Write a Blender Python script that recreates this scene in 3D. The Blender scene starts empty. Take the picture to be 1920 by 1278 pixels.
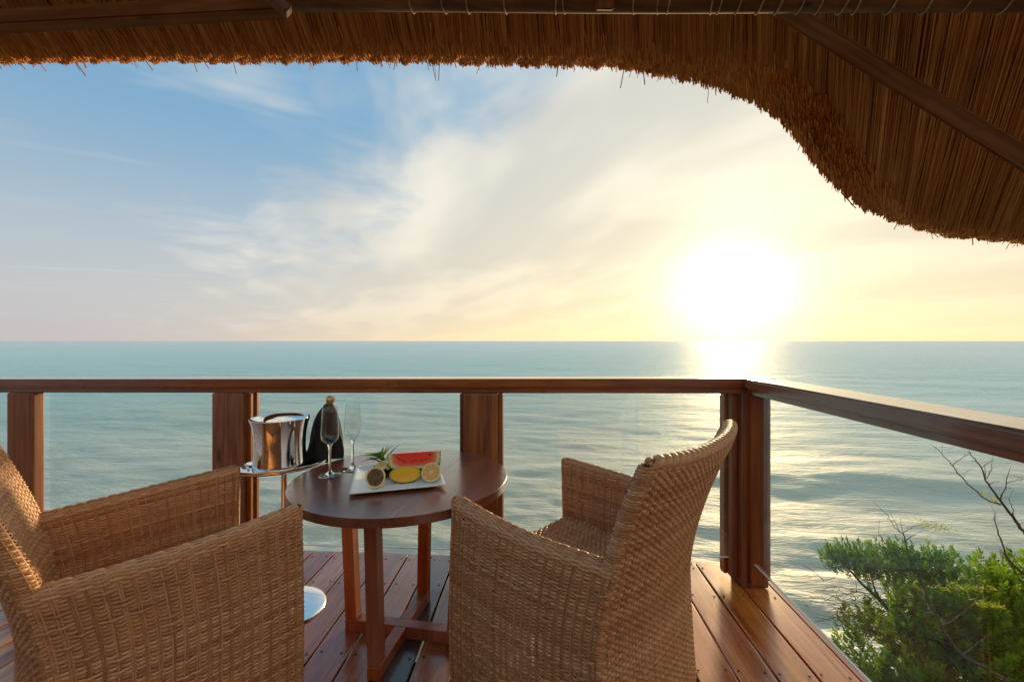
import bpy, bmesh, math, random
import numpy as np
from mathutils import Vector, Matrix

random.seed(7)
rng = np.random.default_rng(7)
sc = bpy.context.scene
C = sc.collection
PI = math.pi
R = math.radians

# ------------------------------------------------------------------ camera
cam_d = bpy.data.cameras.new('camera')
cam = bpy.data.objects.new('camera', cam_d)
C.objects.link(cam)
cam.location = (0, 0, 1.15)
cam.rotation_euler = (R(90), 0, R(3.362))
cam_d.sensor_width = 36
cam_d.lens = 15.0
cam_d.clip_start = 0.05
cam_d.clip_end = 60000
sc.camera = cam

# ------------------------------------------------------------------ light
SUN_AZ, SUN_EL = R(23.8), R(5.9)
SUNV = Vector((math.sin(SUN_AZ) * math.cos(SUN_EL), math.cos(SUN_AZ) * math.cos(SUN_EL), math.sin(SUN_EL)))
sun_d = bpy.data.lights.new('sun', 'SUN')
sun_d.energy = 3.4
sun_d.angle = R(5.0)
sun_d.color = (1.0, 0.70, 0.36)
sun = bpy.data.objects.new('sun', sun_d)
C.objects.link(sun)
sun.rotation_euler = (-SUNV).to_track_quat('-Z', 'Y').to_euler()

sc.view_settings.view_transform = 'Standard'
sc.view_settings.look = 'None'
sc.view_settings.gamma = 1
sc.view_settings.exposure = 0.4
sc.view_settings.use_curve_mapping = False
sc.render.engine = 'CYCLES'
sc.cycles.use_denoising = True
sc.cycles.max_bounces = 6
sc.cycles.diffuse_bounces = 3
sc.cycles.glossy_bounces = 3
sc.cycles.use_adaptive_sampling = True
sc.cycles.adaptive_threshold = 0.03
sc.cycles.transparent_max_bounces = 16
sc.cycles.caustics_reflective = False
sc.cycles.caustics_refractive = False
sc.cycles.sample_clamp_indirect = 6


class NT:
    """small node-tree writer"""
    def __init__(self, tree):
        self.t = tree
        self.n = tree.nodes
        self.l = tree.links

    def put(self, sock, v):
        if isinstance(v, bpy.types.NodeSocket):
            self.l.new(v, sock)
        elif isinstance(v, (tuple, list, Vector)):
            v = tuple(v)
            if sock.type == 'RGBA' and len(v) == 3:
                v = v + (1,)
            sock.default_value = v
        else:
            sock.default_value = v

    def node(self, typ, ins=None, **kw):
        nd = self.n.new(typ)
        for k, v in kw.items():
            setattr(nd, k, v)
        for k, v in (ins or {}).items():
            self.put(nd.inputs[k], v)
        return nd

    def m(self, op, a, b=0.0, c=0.0, clamp=False):
        nd = self.node('ShaderNodeMath', operation=op, use_clamp=clamp)
        self.put(nd.inputs[0], a); self.put(nd.inputs[1], b); self.put(nd.inputs[2], c)
        return nd.outputs[0]

    def vm(self, op, a, b=(0, 0, 0)):
        nd = self.node('ShaderNodeVectorMath', operation=op)
        self.put(nd.inputs[0], a); self.put(nd.inputs[1], b)
        return nd.outputs['Value'] if op in ('DOT_PRODUCT', 'LENGTH') else nd.outputs['Vector']

    def mix(self, f, a, b, mode='MIX'):
        nd = self.node('ShaderNodeMix', data_type='RGBA', blend_type=mode)
        self.put(nd.inputs[0], f); self.put(nd.inputs[6], a); self.put(nd.inputs[7], b)
        return nd.outputs[2]

    def ss(self, x, lo, hi, to0=0.0, to1=1.0):
        nd = self.node('ShaderNodeMapRange', interpolation_type='SMOOTHSTEP')
        self.put(nd.inputs[0], x); self.put(nd.inputs[1], lo); self.put(nd.inputs[2], hi)
        self.put(nd.inputs[3], to0); self.put(nd.inputs[4], to1)
        return nd.outputs[0]

    def noise(self, vec, scale, detail=4, rough=0.5, dist=0.0, out='Fac'):
        nd = self.node('ShaderNodeTexNoise', {'Vector': vec, 'Scale': scale, 'Detail': detail, 'Roughness': rough, 'Distortion': dist})
        return nd.outputs[out]

    def mapping(self, vec, loc=(0, 0, 0), rot=(0, 0, 0), scale=(1, 1, 1)):
        return self.node('ShaderNodeMapping', {'Vector': vec, 'Location': loc, 'Rotation': rot, 'Scale': scale}).outputs[0]

    def ramp(self, f, stops):
        nd = self.node('ShaderNodeValToRGB', {'Fac': f})
        e = nd.color_ramp.elements
        while len(e) < len(stops):
            e.new(0.5)
        for el, (p, col) in zip(e, stops):
            el.position = p
            el.color = tuple(col) + (1,)
        return nd.outputs[0]

    def sep(self, v):
        return self.node('ShaderNodeSeparateXYZ', {0: v}).outputs

    def comb(self, x, y, z):
        nd = self.node('ShaderNodeCombineXYZ')
        self.put(nd.inputs[0], x); self.put(nd.inputs[1], y); self.put(nd.inputs[2], z)
        return nd.outputs[0]


# ------------------------------------------------------------------ sky
world = bpy.data.worlds.new('World')
sc.world = world
world.use_nodes = True
W = NT(world.node_tree)
W.n.clear()
SKY_STRENGTH = 0.1
sky = W.node('ShaderNodeTexSky', sky_type='NISHITA', sun_disc=False)
sky.sun_elevation = SUN_EL
sky.sun_rotation = SUN_AZ
sky.air_density = 1.0
sky.dust_density = 1.5
sky.ozone_density = 2.0
d = W.vm('NORMALIZE', W.node('ShaderNodeTexCoord').outputs['Generated'])
dx, dy, dz = W.sep(d)[:3]
up = W.m('MAXIMUM', dz, 0.0)
# angle to the sun, degrees
cosang = W.vm('DOT_PRODUCT', d, tuple(SUNV))
ang = W.m('MULTIPLY', W.m('ARCCOSINE', W.m('MINIMUM', cosang, 0.99999)), 180 / PI)
# cloud-layer coordinates: a flat layer seen from below
inv = W.m('DIVIDE', 1.0, W.m('ADD', up, 0.16))
pc = W.comb(W.m('MULTIPLY', dx, inv), W.m('MULTIPLY', dy, inv), 0.0)
pc = W.mapping(pc, rot=(0, 0, R(-32)))
n1 = W.noise(W.mapping(pc, scale=(1.0, 0.75, 1)), 1.7, 4, 0.55, 0.3)
n2 = W.noise(W.mapping(pc, loc=(3.1, 1.7, 0), scale=(1.2, 0.6, 1)), 1.25, 3, 0.5, 0.3)
n3 = W.noise(W.mapping(pc, loc=(7.3, 2.2, 0), scale=(0.45, 1.6, 1)), 2.0, 3, 0.55, 0.3)
# the cloud sheet lies sunward, and is extended behind the viewer for fill light
nb = Vector((0.663, 0.572, -0.483)).normalized()
side = W.m('ADD', W.vm('DOT_PRODUCT', d, tuple(nb)), W.m('MULTIPLY', W.m('MAXIMUM', W.m('MULTIPLY', dy, -1.0), 0.0), 1.3))
edge = W.m('ADD', side, W.m('MULTIPLY', W.m('SUBTRACT', n1, 0.5), 0.95))
sheet = W.ss(edge, -0.09, 0.24)
wisp = W.m('MULTIPLY', W.ss(n3, 0.52, 0.74), 0.40)
cover = W.m('MAXIMUM', sheet, wisp)
S10 = 0.95 / SKY_STRENGTH
def k(c): return tuple(v * S10 for v in c)
clear = W.mix(W.ss(up, 0.03, 0.46), k((0.47, 0.52, 0.54)), k((0.165, 0.345, 0.53)))
clear = W.mix(0.12, clear, sky.outputs[0])
cl_lit = k((0.69, 0.67, 0.605))
cl_dark = k((0.48, 0.495, 0.49))
cloud = W.mix(W.ss(n2, 0.36, 0.64), cl_dark, cl_lit)
base = W.mix(cover, clear, cloud)
# low haze over the sea: lilac grey away from the sun, gold below it
warm = W.ss(ang, 80.0, 15.0)
hz_col = W.mix(warm, k((0.46, 0.415, 0.42)), k((0.90, 0.70, 0.37)))
hz = W.m('MULTIPLY', W.m('POWER', 2.718, W.m('MULTIPLY', up, W.ss(ang, 10.0, 60.0, -5.5, -9.5))), 0.92)
base = W.mix(hz, base, hz_col)
# sunlight scattered through the thin cloud
g1 = W.m('POWER', 2.718, W.m('MULTIPLY', W.m('POWER', W.m('DIVIDE', ang, 6.2), 1.9), -1.0))
g2 = W.m('POWER', 2.718, W.m('DIVIDE', ang, -18.0))
add = W.mix(1.0, base, W.mix(g1, (0, 0, 0), k((1.05, 0.90, 0.60))), 'ADD')
add = W.mix(1.0, add, W.mix(g2, (0, 0, 0), k((0.30, 0.24, 0.10))), 'ADD')
bg = W.node('ShaderNodeBackground', {'Color': add, 'Strength': SKY_STRENGTH})
W.l.new(bg.outputs[0], W.node('ShaderNodeOutputWorld').inputs[0])


# ------------------------------------------------------------------ materials
def material(name):
    m = bpy.data.materials.new(name)
    m.use_nodes = True
    t = NT(m.node_tree)
    b = m.node_tree.nodes['Principled BSDF']
    return m, t, b


def simple(name, col, rough=0.5, metal=0.0, spec=0.5, var=0.0, vscale=20.0):
    m, t, b = material(name)
    if var:
        o = t.node('ShaderNodeTexCoord').outputs['Object']
        f = t.noise(o, vscale, 4)
        c2 = tuple(max(0, v * (1 - var)) for v in col)
        t.put(b.inputs['Base Color'], t.mix(t.ss(f, 0.35, 0.65), c2, col))
    else:
        b.inputs['Base Color'].default_value = tuple(col) + (1,)
    b.inputs['Roughness'].default_value = rough
    b.inputs['Metallic'].default_value = metal
    b.inputs['Specular IOR Level'].default_value = spec
    return m


def wood(name, c_dark, c_mid, c_light, axis, rough=0.35, grain=1.0, per_object=0.0, coat=0.0):
    """axis: which object axis the grain follows"""
    m, t, b = material(name)
    tc = t.node('ShaderNodeTexCoord').outputs['Object']
    oi = t.node('ShaderNodeObjectInfo').outputs['Random']
    s = [26.0, 26.0, 26.0]
    s[axis] = 1.4
    off = t.comb(t.m('MULTIPLY', oi, 37.0), t.m('MULTIPLY', oi, 91.0), t.m('MULTIPLY', oi, 13.0))
    v = t.vm('ADD', tc, off)
    v1 = t.mapping(v, scale=tuple(s))
    f1 = t.noise(v1, 1.0 * grain, 6, 0.6, 0.6)
    f2 = t.noise(t.mapping(v, scale=tuple(x * 4 for x in s)), 1.0 * grain, 4, 0.6)
    f3 = t.noise(v, 2.2, 3)
    f = t.m('ADD', t.m('MULTIPLY', f1, 0.7), t.m('MULTIPLY', f2, 0.3))
    col = t.ramp(f, [(0.36, c_dark), (0.50, c_mid), (0.66, c_light)])
    col = t.mix(t.ss(f3, 0.35, 0.7, 0, 0.45), col, tuple(v * 0.55 for v in c_mid))
    vo = t.node('ShaderNodeTexVoronoi', {'Vector': t.mapping(v, scale=tuple(2.1 if i == axis else 9.0 for i in range(3))), 'Scale': 1.0, 'Randomness': 1.0})
    col = t.mix(t.ss(t.m('ADD', vo.outputs['Distance'], t.m('MULTIPLY', f1, 0.12)), 0.19, 0.10, 0, 0.75), col, tuple(v * 0.35 for v in c_dark))
    if per_object:
        hs = t.node('ShaderNodeHueSaturation', {'Color': col, 'Value': t.m('ADD', 1 - per_object, t.m('MULTIPLY', oi, 2 * per_object)),
                                                'Saturation': t.m('ADD', 0.85, t.m('MULTIPLY', t.m('FRACT', t.m('MULTIPLY', oi, 7.31)), 0.3))})
        col = hs.outputs[0]
    t.put(b.inputs['Base Color'], col)
    t.put(b.inputs['Roughness'], t.ss(f3, 0.2, 0.8, rough * 0.75, rough * 1.35))
    bp = t.node('ShaderNodeBump', {'Strength': 0.25, 'Distance': 0.002, 'Height': f})
    t.put(b.inputs['Normal'], bp.outputs[0])
    b.inputs['Coat Weight'].default_value = coat
    b.inputs['Coat Roughness'].default_value = 0.18
    return m


M = {}
M['deck'] = wood('deck_wood', (0.24, 0.066, 0.020), (0.50, 0.175, 0.056), (0.70, 0.34, 0.125), 1, 0.24, 1.0, 0.40, 0.5)
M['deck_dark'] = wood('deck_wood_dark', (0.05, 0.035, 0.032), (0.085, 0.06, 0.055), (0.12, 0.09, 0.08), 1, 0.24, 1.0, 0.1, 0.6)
M['deck_red'] = wood('deck_wood_red', (0.13, 0.03, 0.02), (0.33, 0.085, 0.03), (0.42, 0.13, 0.05), 1, 0.26, 1.0, 0.12, 0.45)
M['rail_x'] = wood('rail_wood_along', (0.11, 0.025, 0.006), (0.26, 0.070, 0.016), (0.38, 0.12, 0.028), 0, 0.28, 1.0, 0.08, 0.4)
M['rail_y'] = wood('rail_wood_side', (0.11, 0.025, 0.006), (0.26, 0.070, 0.016), (0.38, 0.12, 0.028), 0, 0.28, 1.0, 0.08, 0.4)
M['post'] = wood('post_wood', (0.11, 0.027, 0.005), (0.27, 0.076, 0.014), (0.42, 0.145, 0.030), 2, 0.42, 0.8, 0.1, 0.0)
M['table'] = wood('table_wood', (0.13, 0.038, 0.020), (0.185, 0.056, 0.030), (0.23, 0.074, 0.040), 1, 0.30, 0.7, 0.05, 0.6)
M['table_leg'] = wood('table_leg_wood', (0.20, 0.048, 0.016), (0.34, 0.088, 0.03), (0.44, 0.14, 0.048), 2, 0.35, 0.8, 0.05, 0.15)
M['timber'] = wood('roof_timber', (0.08, 0.028, 0.010), (0.15, 0.055, 0.019), (0.23, 0.092, 0.032), 0, 0.75, 0.7, 0.1)
M['timber'].node_tree.nodes['Principled BSDF'].inputs['Specular IOR Level'].default_value = 0.2
M['chrome'] = simple('polished_steel', (0.86, 0.84, 0.80), 0.05, 1.0)
M['steel_base'] = simple('brushed_steel', (0.9, 0.9, 0.9), 0.16, 1.0)
M['screw'] = simple('screw_metal', (0.10, 0.085, 0.075), 0.45, 0.7)
M['porcelain'] = simple('porcelain', (0.92, 0.91, 0.88), 0.16)
M['cloth'] = simple('black_cloth', (0.012, 0.012, 0.013), 0.8, var=0.3, vscale=60)
M['foil'] = simple('gold_foil', (0.72, 0.46, 0.17), 0.38, 0.75, var=0.35, vscale=90)
M['rope'] = simple('lashing_rope', (0.36, 0.25, 0.10), 0.85, var=0.4, vscale=120)
M['branch'] = simple('bare_twig', (0.10, 0.075, 0.05), 0.8, var=0.4, vscale=60)
M['bark'] = simple('shrub_bark', (0.11, 0.075, 0.045), 0.85, var=0.4, vscale=40)
M['rock'] = simple('shore_rock', (0.20, 0.17, 0.13), 0.9, var=0.5, vscale=1.5)
M['sand'] = simple('garden_ground', (0.30, 0.26, 0.18), 0.9, var=0.3, vscale=0.5)
M['joist'] = simple('joist_wood', (0.10, 0.05, 0.03), 0.7, var=0.3, vscale=10)
M['seed'] = simple('melon_seed', (0.02, 0.008, 0.006), 0.3)


def wicker_mat():
    m, t, b = material('wicker')
    tc = t.node('ShaderNodeTexCoord').outputs['Object']
    at = t.node('ShaderNodeAttribute', attribute_name='tone').outputs['Fac']
    n = t.noise(tc, 45.0, 3)
    f = t.m('ADD', t.m('MULTIPLY', at, 0.7), t.m('MULTIPLY', n, 0.3))
    col = t.ramp(f, [(0.1, (0.24, 0.090, 0.030)), (0.5, (0.52, 0.24, 0.096)), (0.95, (0.76, 0.44, 0.225))])
    t.put(b.inputs['Base Color'], col)
    b.inputs['Roughness'].default_value = 0.42
    b.inputs['Specular IOR Level'].default_value = 0.45
    return m


def thatch_mat(name, stops, rough=0.75):
    m, t, b = material(name)
    at = t.node('ShaderNodeAttribute', attribute_name='tone').outputs['Fac']
    tc = t.node('ShaderNodeTexCoord').outputs['Object']
    n = t.noise(tc, 7.0, 4)
    f = t.m('ADD', t.m('MULTIPLY', at, 0.72), t.m('MULTIPLY', n, 0.28))
    t.put(b.inputs['Base Color'], t.ramp(f, stops))
    b.inputs['Roughness'].default_value = rough
    b.inputs['Specular IOR Level'].default_value = 0.25
    return m


M['wicker'] = wicker_mat()
M['reed'] = thatch_mat('thatch_reed', [(0.1, (0.20, 0.060, 0.012)), (0.5, (0.47, 0.168, 0.042)), (0.95, (0.70, 0.32, 0.095))])
M['reed_end'] = thatch_mat('thatch_reed_ends', [(0.1, (0.30, 0.085, 0.016)), (0.5, (0.58, 0.205, 0.042)), (0.95, (0.78, 0.36, 0.095))])
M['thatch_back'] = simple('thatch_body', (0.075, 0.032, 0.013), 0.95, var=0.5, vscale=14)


def leaf_mat(name, stops):
    m, t, b = material(name)
    at = t.node('ShaderNodeAttribute', attribute_name='tone').outputs['Fac']
    col = t.ramp(at, stops)
    t.put(b.inputs['Base Color'], col)
    b.inputs['Roughness'].default_value = 0.55
    b.inputs['Specular IOR Level'].default_value = 0.25
    tr = t.node('ShaderNodeBsdfTranslucent', {'Color': t.mix(1.0, col, (1.5, 1.6, 0.4), 'MULTIPLY')})
    mx = t.node('ShaderNodeMixShader', {0: 0.45})
    t.l.new(b.outputs[0], mx.inputs[1]); t.l.new(tr.outputs[0], mx.inputs[2])
    t.l.new(mx.outputs[0], t.n['Material Output'].inputs[0])
    return m


M['leaf'] = leaf_mat('shrub_leaf', [(0.0, (0.028, 0.080, 0.006)), (0.5, (0.085, 0.190, 0.011)), (1.0, (0.24, 0.35, 0.025))])
M['leaf_y'] = leaf_mat('young_leaf', [(0.0, (0.20, 0.27, 0.03)), (1.0, (0.42, 0.44, 0.07))])
M['pine_leaf'] = leaf_mat('pineapple_leaf', [(0.0, (0.05, 0.12, 0.02)), (1.0, (0.20, 0.30, 0.06))])


def thin_glass(name, tint, f0=0.04):
    m, t, b = material(name)
    t.n.remove(b)
    tr = t.node('ShaderNodeBsdfTransparent', {'Color': tint})
    gl = t.node('ShaderNodeBsdfGlossy', {'Color': (1, 1, 1), 'Roughness': 0.02})
    geo = t.node('ShaderNodeNewGeometry')
    cs = t.m('ABSOLUTE', t.vm('DOT_PRODUCT', geo.outputs['Normal'], geo.outputs['Incoming']))
    fr = t.m('ADD', f0, t.m('MULTIPLY', t.m('POWER', t.m('SUBTRACT', 1.0, cs), 5.0), 1 - f0))
    mx = t.node('ShaderNodeMixShader', {0: fr})
    t.l.new(tr.outputs[0], mx.inputs[1]); t.l.new(gl.outputs[0], mx.inputs[2])
    t.l.new(mx.outputs[0], t.n['Material Output'].inputs[0])
    return m


M['glass'] = thin_glass('pane_glass', (0.965, 0.985, 0.975))
M['bowl'] = thin_glass('flute_bowl_glass', (0.965, 0.97, 0.965), 0.03)
m_, t_, b_ = material('glass_edge')
b_.inputs['Base Color'].default_value = (0.86, 0.92, 0.88, 1)
b_.inputs['Roughness'].default_value = 0.12
M['glass_edge'] = m_
m_, t_, b_ = material('flute_stem_glass')
b_.inputs['Base Color'].default_value = (1, 1, 1, 1)
b_.inputs['Roughness'].default_value = 0.0
b_.inputs['IOR'].default_value = 1.5
b_.inputs['Transmission Weight'].default_value = 1.0
M['stem'] = m_


def sea_mat():
    m, t, b = material('sea_water')
    pos = t.node('ShaderNodeNewGeometry').outputs['Position']
    x, y, z = t.sep(pos)[:3]
    p2 = t.comb(x, y, 0.0)
    dist = t.vm('LENGTH', p2)
    a = t.noise(t.mapping(p2, rot=(0, 0, R(8)), scale=(0.55, 1.7, 1)), 1.3, 5, 0.6, 0.5)
    c = t.noise(t.mapping(p2, rot=(0, 0, R(-14)), scale=(0.7, 2.4, 1)), 4.2, 4, 0.6, 0.6)
    e = t.noise(t.mapping(p2, rot=(0, 0, R(5)), scale=(0.35, 1.0, 1)), 0.16, 5, 0.6, 0.3)
    h = t.m('ADD', t.m('MULTIPLY', a, 0.34), t.m('MULTIPLY', c, 0.12))
    mid = t.noise(t.mapping(p2, rot=(0, 0, R(-6)), scale=(0.5, 1.5, 1)), 0.55, 4, 0.6, 0.4)
    h = t.m('ADD', h, t.m('MULTIPLY', mid, t.ss(dist, 6.0, 35.0, 0.1, 0.75)))
    h = t.m('ADD', h, t.m('MULTIPLY', e, t.ss(dist, 25.0, 110.0, 0.12, 0.8)))
    bp = t.node('ShaderNodeBump', {'Strength': 0.62, 'Distance': 0.6, 'Height': h})
    # shallow turquoise lagoon, paler near shore, warmed there to paint in golden reflection
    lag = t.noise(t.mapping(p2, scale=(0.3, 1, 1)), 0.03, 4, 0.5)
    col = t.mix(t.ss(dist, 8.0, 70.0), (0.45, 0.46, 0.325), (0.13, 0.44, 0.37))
    col = t.mix(t.ss(lag, 0.4, 0.65, 0, 0.35), col, (0.12, 0.44, 0.39))
    col = t.mix(t.ss(dist, 1200.0, 2600.0), col, (0.08, 0.21, 0.26))
    # breakers on the far reef
    rf = t.noise(t.mapping(p2, scale=(0.0022, 0.012, 1)), 1.0, 3, 0.6)
    band = t.m('MULTIPLY', t.ss(y, 1050.0, 1250.0), t.ss(y, 1750.0, 1500.0))
    foam = t.m('MULTIPLY', band, t.ss(rf, 0.50, 0.60))
    foam = t.m('MULTIPLY', foam, t.ss(x, 300.0, -300.0))
    col = t.mix(foam, col, (0.75, 0.76, 0.75))
    # body colour under a surface whose reflectance is that of a wind-roughened sea (lower at grazing angles than flat water)
    t.n.remove(b)
    df = t.node('ShaderNodeBsdfDiffuse', {'Color': col, 'Normal': bp.outputs[0]})
    gl = t.node('ShaderNodeBsdfGlossy', {'Color': (1, 1, 1), 'Roughness': 0.64, 'Normal': bp.outputs[0]})
    gn = t.node('ShaderNodeNewGeometry')
    inc = gn.outputs['Incoming']
    cs = t.m('ABSOLUTE', t.vm('DOT_PRODUCT', bp.outputs[0], inc))
    cg = t.m('ABSOLUTE', t.vm('DOT_PRODUCT', gn.outputs['Normal'], inc))
    cs = t.m('ADD', t.m('MULTIPLY', cs, 0.42), t.m('MULTIPLY', cg, 0.58))
    fr = t.m('ADD', 0.025, t.m('MULTIPLY', t.m('POWER', t.m('SUBTRACT', 1.0, cs, clamp=True), 3.0), t.ss(dist, 25.0, 300.0, 0.56, 0.64)))
    mx = t.node('ShaderNodeMixShader', {0: fr})
    t.l.new(df.outputs[0], mx.inputs[1]); t.l.new(gl.outputs[0], mx.inputs[2])
    t.l.new(mx.outputs[0], t.n['Material Output'].inputs[0])
    return m


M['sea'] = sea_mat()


def attr_mat(name, attr, stops, rough=0.4, sss=0.0):
    m, t, b = material(name)
    at = t.node('ShaderNodeAttribute', attribute_name=attr).outputs['Fac']
    tc = t.node('ShaderNodeTexCoord').outputs['Object']
    n = t.noise(tc, 160.0, 3)
    f = t.m('ADD', at, t.m('MULTIPLY', t.m('SUBTRACT', n, 0.5), 0.10))
    t.put(b.inputs['Base Color'], t.ramp(f, stops))
    b.inputs['Roughness'].default_value = rough
    return m


M['melon'] = attr_mat('melon_flesh', 'rad', [(0.0, (0.90, 0.05, 0.025)), (0.62, (0.88, 0.075, 0.035)), (0.80, (0.80, 0.22, 0.10)), (0.90, (0.80, 0.66, 0.32)), (0.97, (0.30, 0.40, 0.10))], 0.25)
M['melon_rind'] = simple('melon_rind', (0.10, 0.20, 0.035), 0.4, var=0.6, vscale=40)
M['mango'] = attr_mat('mango_flesh', 'rad', [(0.0, (0.90, 0.46, 0.03)), (0.8, (0.90, 0.47, 0.04)), (0.95, (0.74, 0.42, 0.04))], 0.3)
M['mango_skin'] = simple('mango_skin', (0.22, 0.24, 0.03), 0.4, var=0.45, vscale=30)
M['passion'] = simple('passion_rind', (0.66, 0.42, 0.12), 0.5, var=0.2, vscale=60)
M['pith'] = simple('pale_pith', (0.84, 0.66, 0.30), 0.5)
M['pulp'] = simple('seed_pulp', (0.24, 0.125, 0.022), 0.2, var=0.6, vscale=120)
M['lime_skin'] = simple('lime_skin', (0.14, 0.27, 0.03), 0.4, var=0.3, vscale=80)
M['citrus'] = simple('citrus_flesh', (0.88, 0.42, 0.06), 0.25, var=0.25, vscale=150)
M['pine_flesh'] = simple('pineapple_flesh', (0.85, 0.50, 0.06), 0.35, var=0.25, vscale=80)
M['pine_skin'] = simple('pineapple_skin', (0.12, 0.07, 0.025), 0.7, var=0.6, vscale=90)


for k_, cw, ci, cr in (('rail_x', 1.0, 1.6, 0.16), ('rail_y', 1.0, 1.6, 0.16), ('table', 1.0, 1.6, 0.22), ('deck', 0.8, 1.55, 0.2), ('deck_red', 0.8, 1.55, 0.2), ('deck_dark', 0.8, 1.55, 0.2)):
    b_ = M[k_].node_tree.nodes['Principled BSDF']
    b_.inputs['Coat Weight'].default_value = cw
    b_.inputs['Coat IOR'].default_value = ci
    b_.inputs['Coat Roughness'].default_value = cr


# ------------------------------------------------------------------ mesh helpers
def link(name, me, mat=None, parent=None):
    o = bpy.data.objects.new(name, me)
    C.objects.link(o)
    if mat is not None and me is not None and not me.materials:
        me.materials.append(mat)
    if parent is not None:
        o.parent = parent
    return o


def empty(name, loc=(0, 0, 0), rz=0.0):
    o = bpy.data.objects.new(name, None)
    C.objects.link(o)
    o.location = loc
    o.rotation_euler = (0, 0, rz)
    o.empty_display_size = 0.1
    return o


def tag(o, label=None, cat=None, group=None, kind=None):
    if label: o['label'] = label
    if cat: o['category'] = cat
    if group: o['group'] = group
    if kind: o['kind'] = kind
    return o


def arrays_mesh(name, verts, faces, smooth=False, tone=None, attr='tone'):
    """verts (N,3); faces (M,3|4) int array"""
    verts = np.ascontiguousarray(verts, dtype=np.float32)
    faces = np.ascontiguousarray(faces, dtype=np.int32)
    me = bpy.data.meshes.new(name)
    n = faces.shape[1]
    me.vertices.add(len(verts)); me.vertices.foreach_set('co', verts.ravel())
    me.loops.add(faces.size); me.loops.foreach_set('vertex_index', faces.ravel())
    me.polygons.add(len(faces))
    me.polygons.foreach_set('loop_start', np.arange(0, faces.size, n, dtype=np.int32))
    me.polygons.foreach_set('loop_total', np.full(len(faces), n, dtype=np.int32))
    if smooth:
        me.polygons.foreach_set('use_smooth', np.ones(len(faces), dtype=bool))
    if tone is not None:
        at = me.attributes.new(attr, 'FLOAT', 'POINT')
        at.data.foreach_set('value', np.ascontiguousarray(tone, dtype=np.float32))
    me.update(calc_edges=True)
    me.validate()
    return me


def bm_mesh(name, bm, smooth=False):
    bmesh.ops.recalc_face_normals(bm, faces=bm.faces)
    me = bpy.data.meshes.new(name)
    if smooth:
        for f in bm.faces:
            f.smooth = True
    bm.to_mesh(me)
    bm.free()
    return me


def bm_box(bm, lo, hi, mat4=None):
    r = bmesh.ops.create_cube(bm, size=1.0)
    vs = r['verts']
    for v in vs:
        v.co = Vector(((lo[i] + hi[i]) / 2 + v.co[i] * (hi[i] - lo[i])) for i in range(3))
        if mat4 is not None:
            v.co = mat4 @ v.co
    return vs


def box(name, lo, hi, mat, parent=None, bevel=0.003, seg=2, mat4=None):
    """object origin at the box's centre so grain follows the piece"""
    c = Vector(((lo[i] + hi[i]) / 2) for i in range(3))
    bm = bmesh.new()
    bm_box(bm, [lo[i] - c[i] for i in range(3)], [hi[i] - c[i] for i in range(3)])
    if bevel:
        bmesh.ops.bevel(bm, geom=list(bm.edges), offset=bevel, segments=seg, affect='EDGES', profile=0.6)
    o = link(name, bm_mesh(name, bm), mat, parent)
    o.location = c if mat4 is None else (mat4 @ c)
    if mat4 is not None:
        o.rotation_euler = mat4.to_euler()
    return o


def beam_between(name, a, b, w, h, mat, parent=None, bevel=0.004, up=Vector((0, 0, 1))):
    a, b = Vector(a), Vector(b)
    x = (b - a).normalized()
    y = up.cross(x).normalized()
    z = x.cross(y)
    mt = Matrix((x, y, z)).transposed().to_4x4()
    mt.translation = (a + b) / 2
    L = (b - a).length
    bm = bmesh.new()
    bm_box(bm, (-L / 2, -w / 2, -h / 2), (L / 2, w / 2, h / 2))
    bmesh.ops.bevel(bm, geom=list(bm.edges), offset=bevel, segments=2, affect='EDGES')
    o = link(name, bm_mesh(name, bm), mat, parent)
    o.matrix_world = mt
    return o


def lathe(profile, n=48, close=False):
    """profile [(r,z)...] -> verts, quads"""
    pr = np.array(profile, float)
    t = np.linspace(0, 2 * PI, n, endpoint=False)
    v = np.stack([pr[:, None, 0] * np.cos(t), pr[:, None, 0] * np.sin(t), np.repeat(pr[:, 1:2], n, 1)], -1)
    k_ = len(pr)
    i, j = np.meshgrid(np.arange(k_ - 1), np.arange(n), indexing='ij')
    q = np.stack([i * n + j, i * n + (j + 1) % n, (i + 1) * n + (j + 1) % n, (i + 1) * n + j], -1).reshape(-1, 4)
    return v.reshape(-1, 3), q


def lathe_obj(name, profile, mat, parent=None, loc=(0, 0, 0), n=48, smooth=True):
    v, q = lathe(profile, n)
    o = link(name, arrays_mesh(name, v, q, smooth), mat, parent)
    o.location = loc
    return o


def tube_arrays(pts, rad, n=6, base=0):
    """tapered tube through pts; returns verts, quads"""
    pts = [Vector(p) for p in pts]
    m_ = len(pts)
    if not hasattr(rad, '__len__'):
        rad = [rad] * m_
    vs, fs = [], []
    ref = Vector((0.31, 0.22, 0.93))
    for i, p in enumerate(pts):
        tg = (pts[min(i + 1, m_ - 1)] - pts[max(i - 1, 0)]).normalized()
        a = tg.cross(ref)
        if a.length < 1e-3:
            a = tg.cross(Vector((1, 0, 0)))
        a.normalize()
        b = tg.cross(a)
        for j in range(n):
            t = 2 * PI * j / n
            vs.append(p + (a * math.cos(t) + b * math.sin(t)) * rad[i])
    for i in range(m_ - 1):
        for j in range(n):
            fs.append((base + i * n + j, base + i * n + (j + 1) % n, base + (i + 1) * n + (j + 1) % n, base + (i + 1) * n + j))
    return [tuple(v) for v in vs], fs


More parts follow.
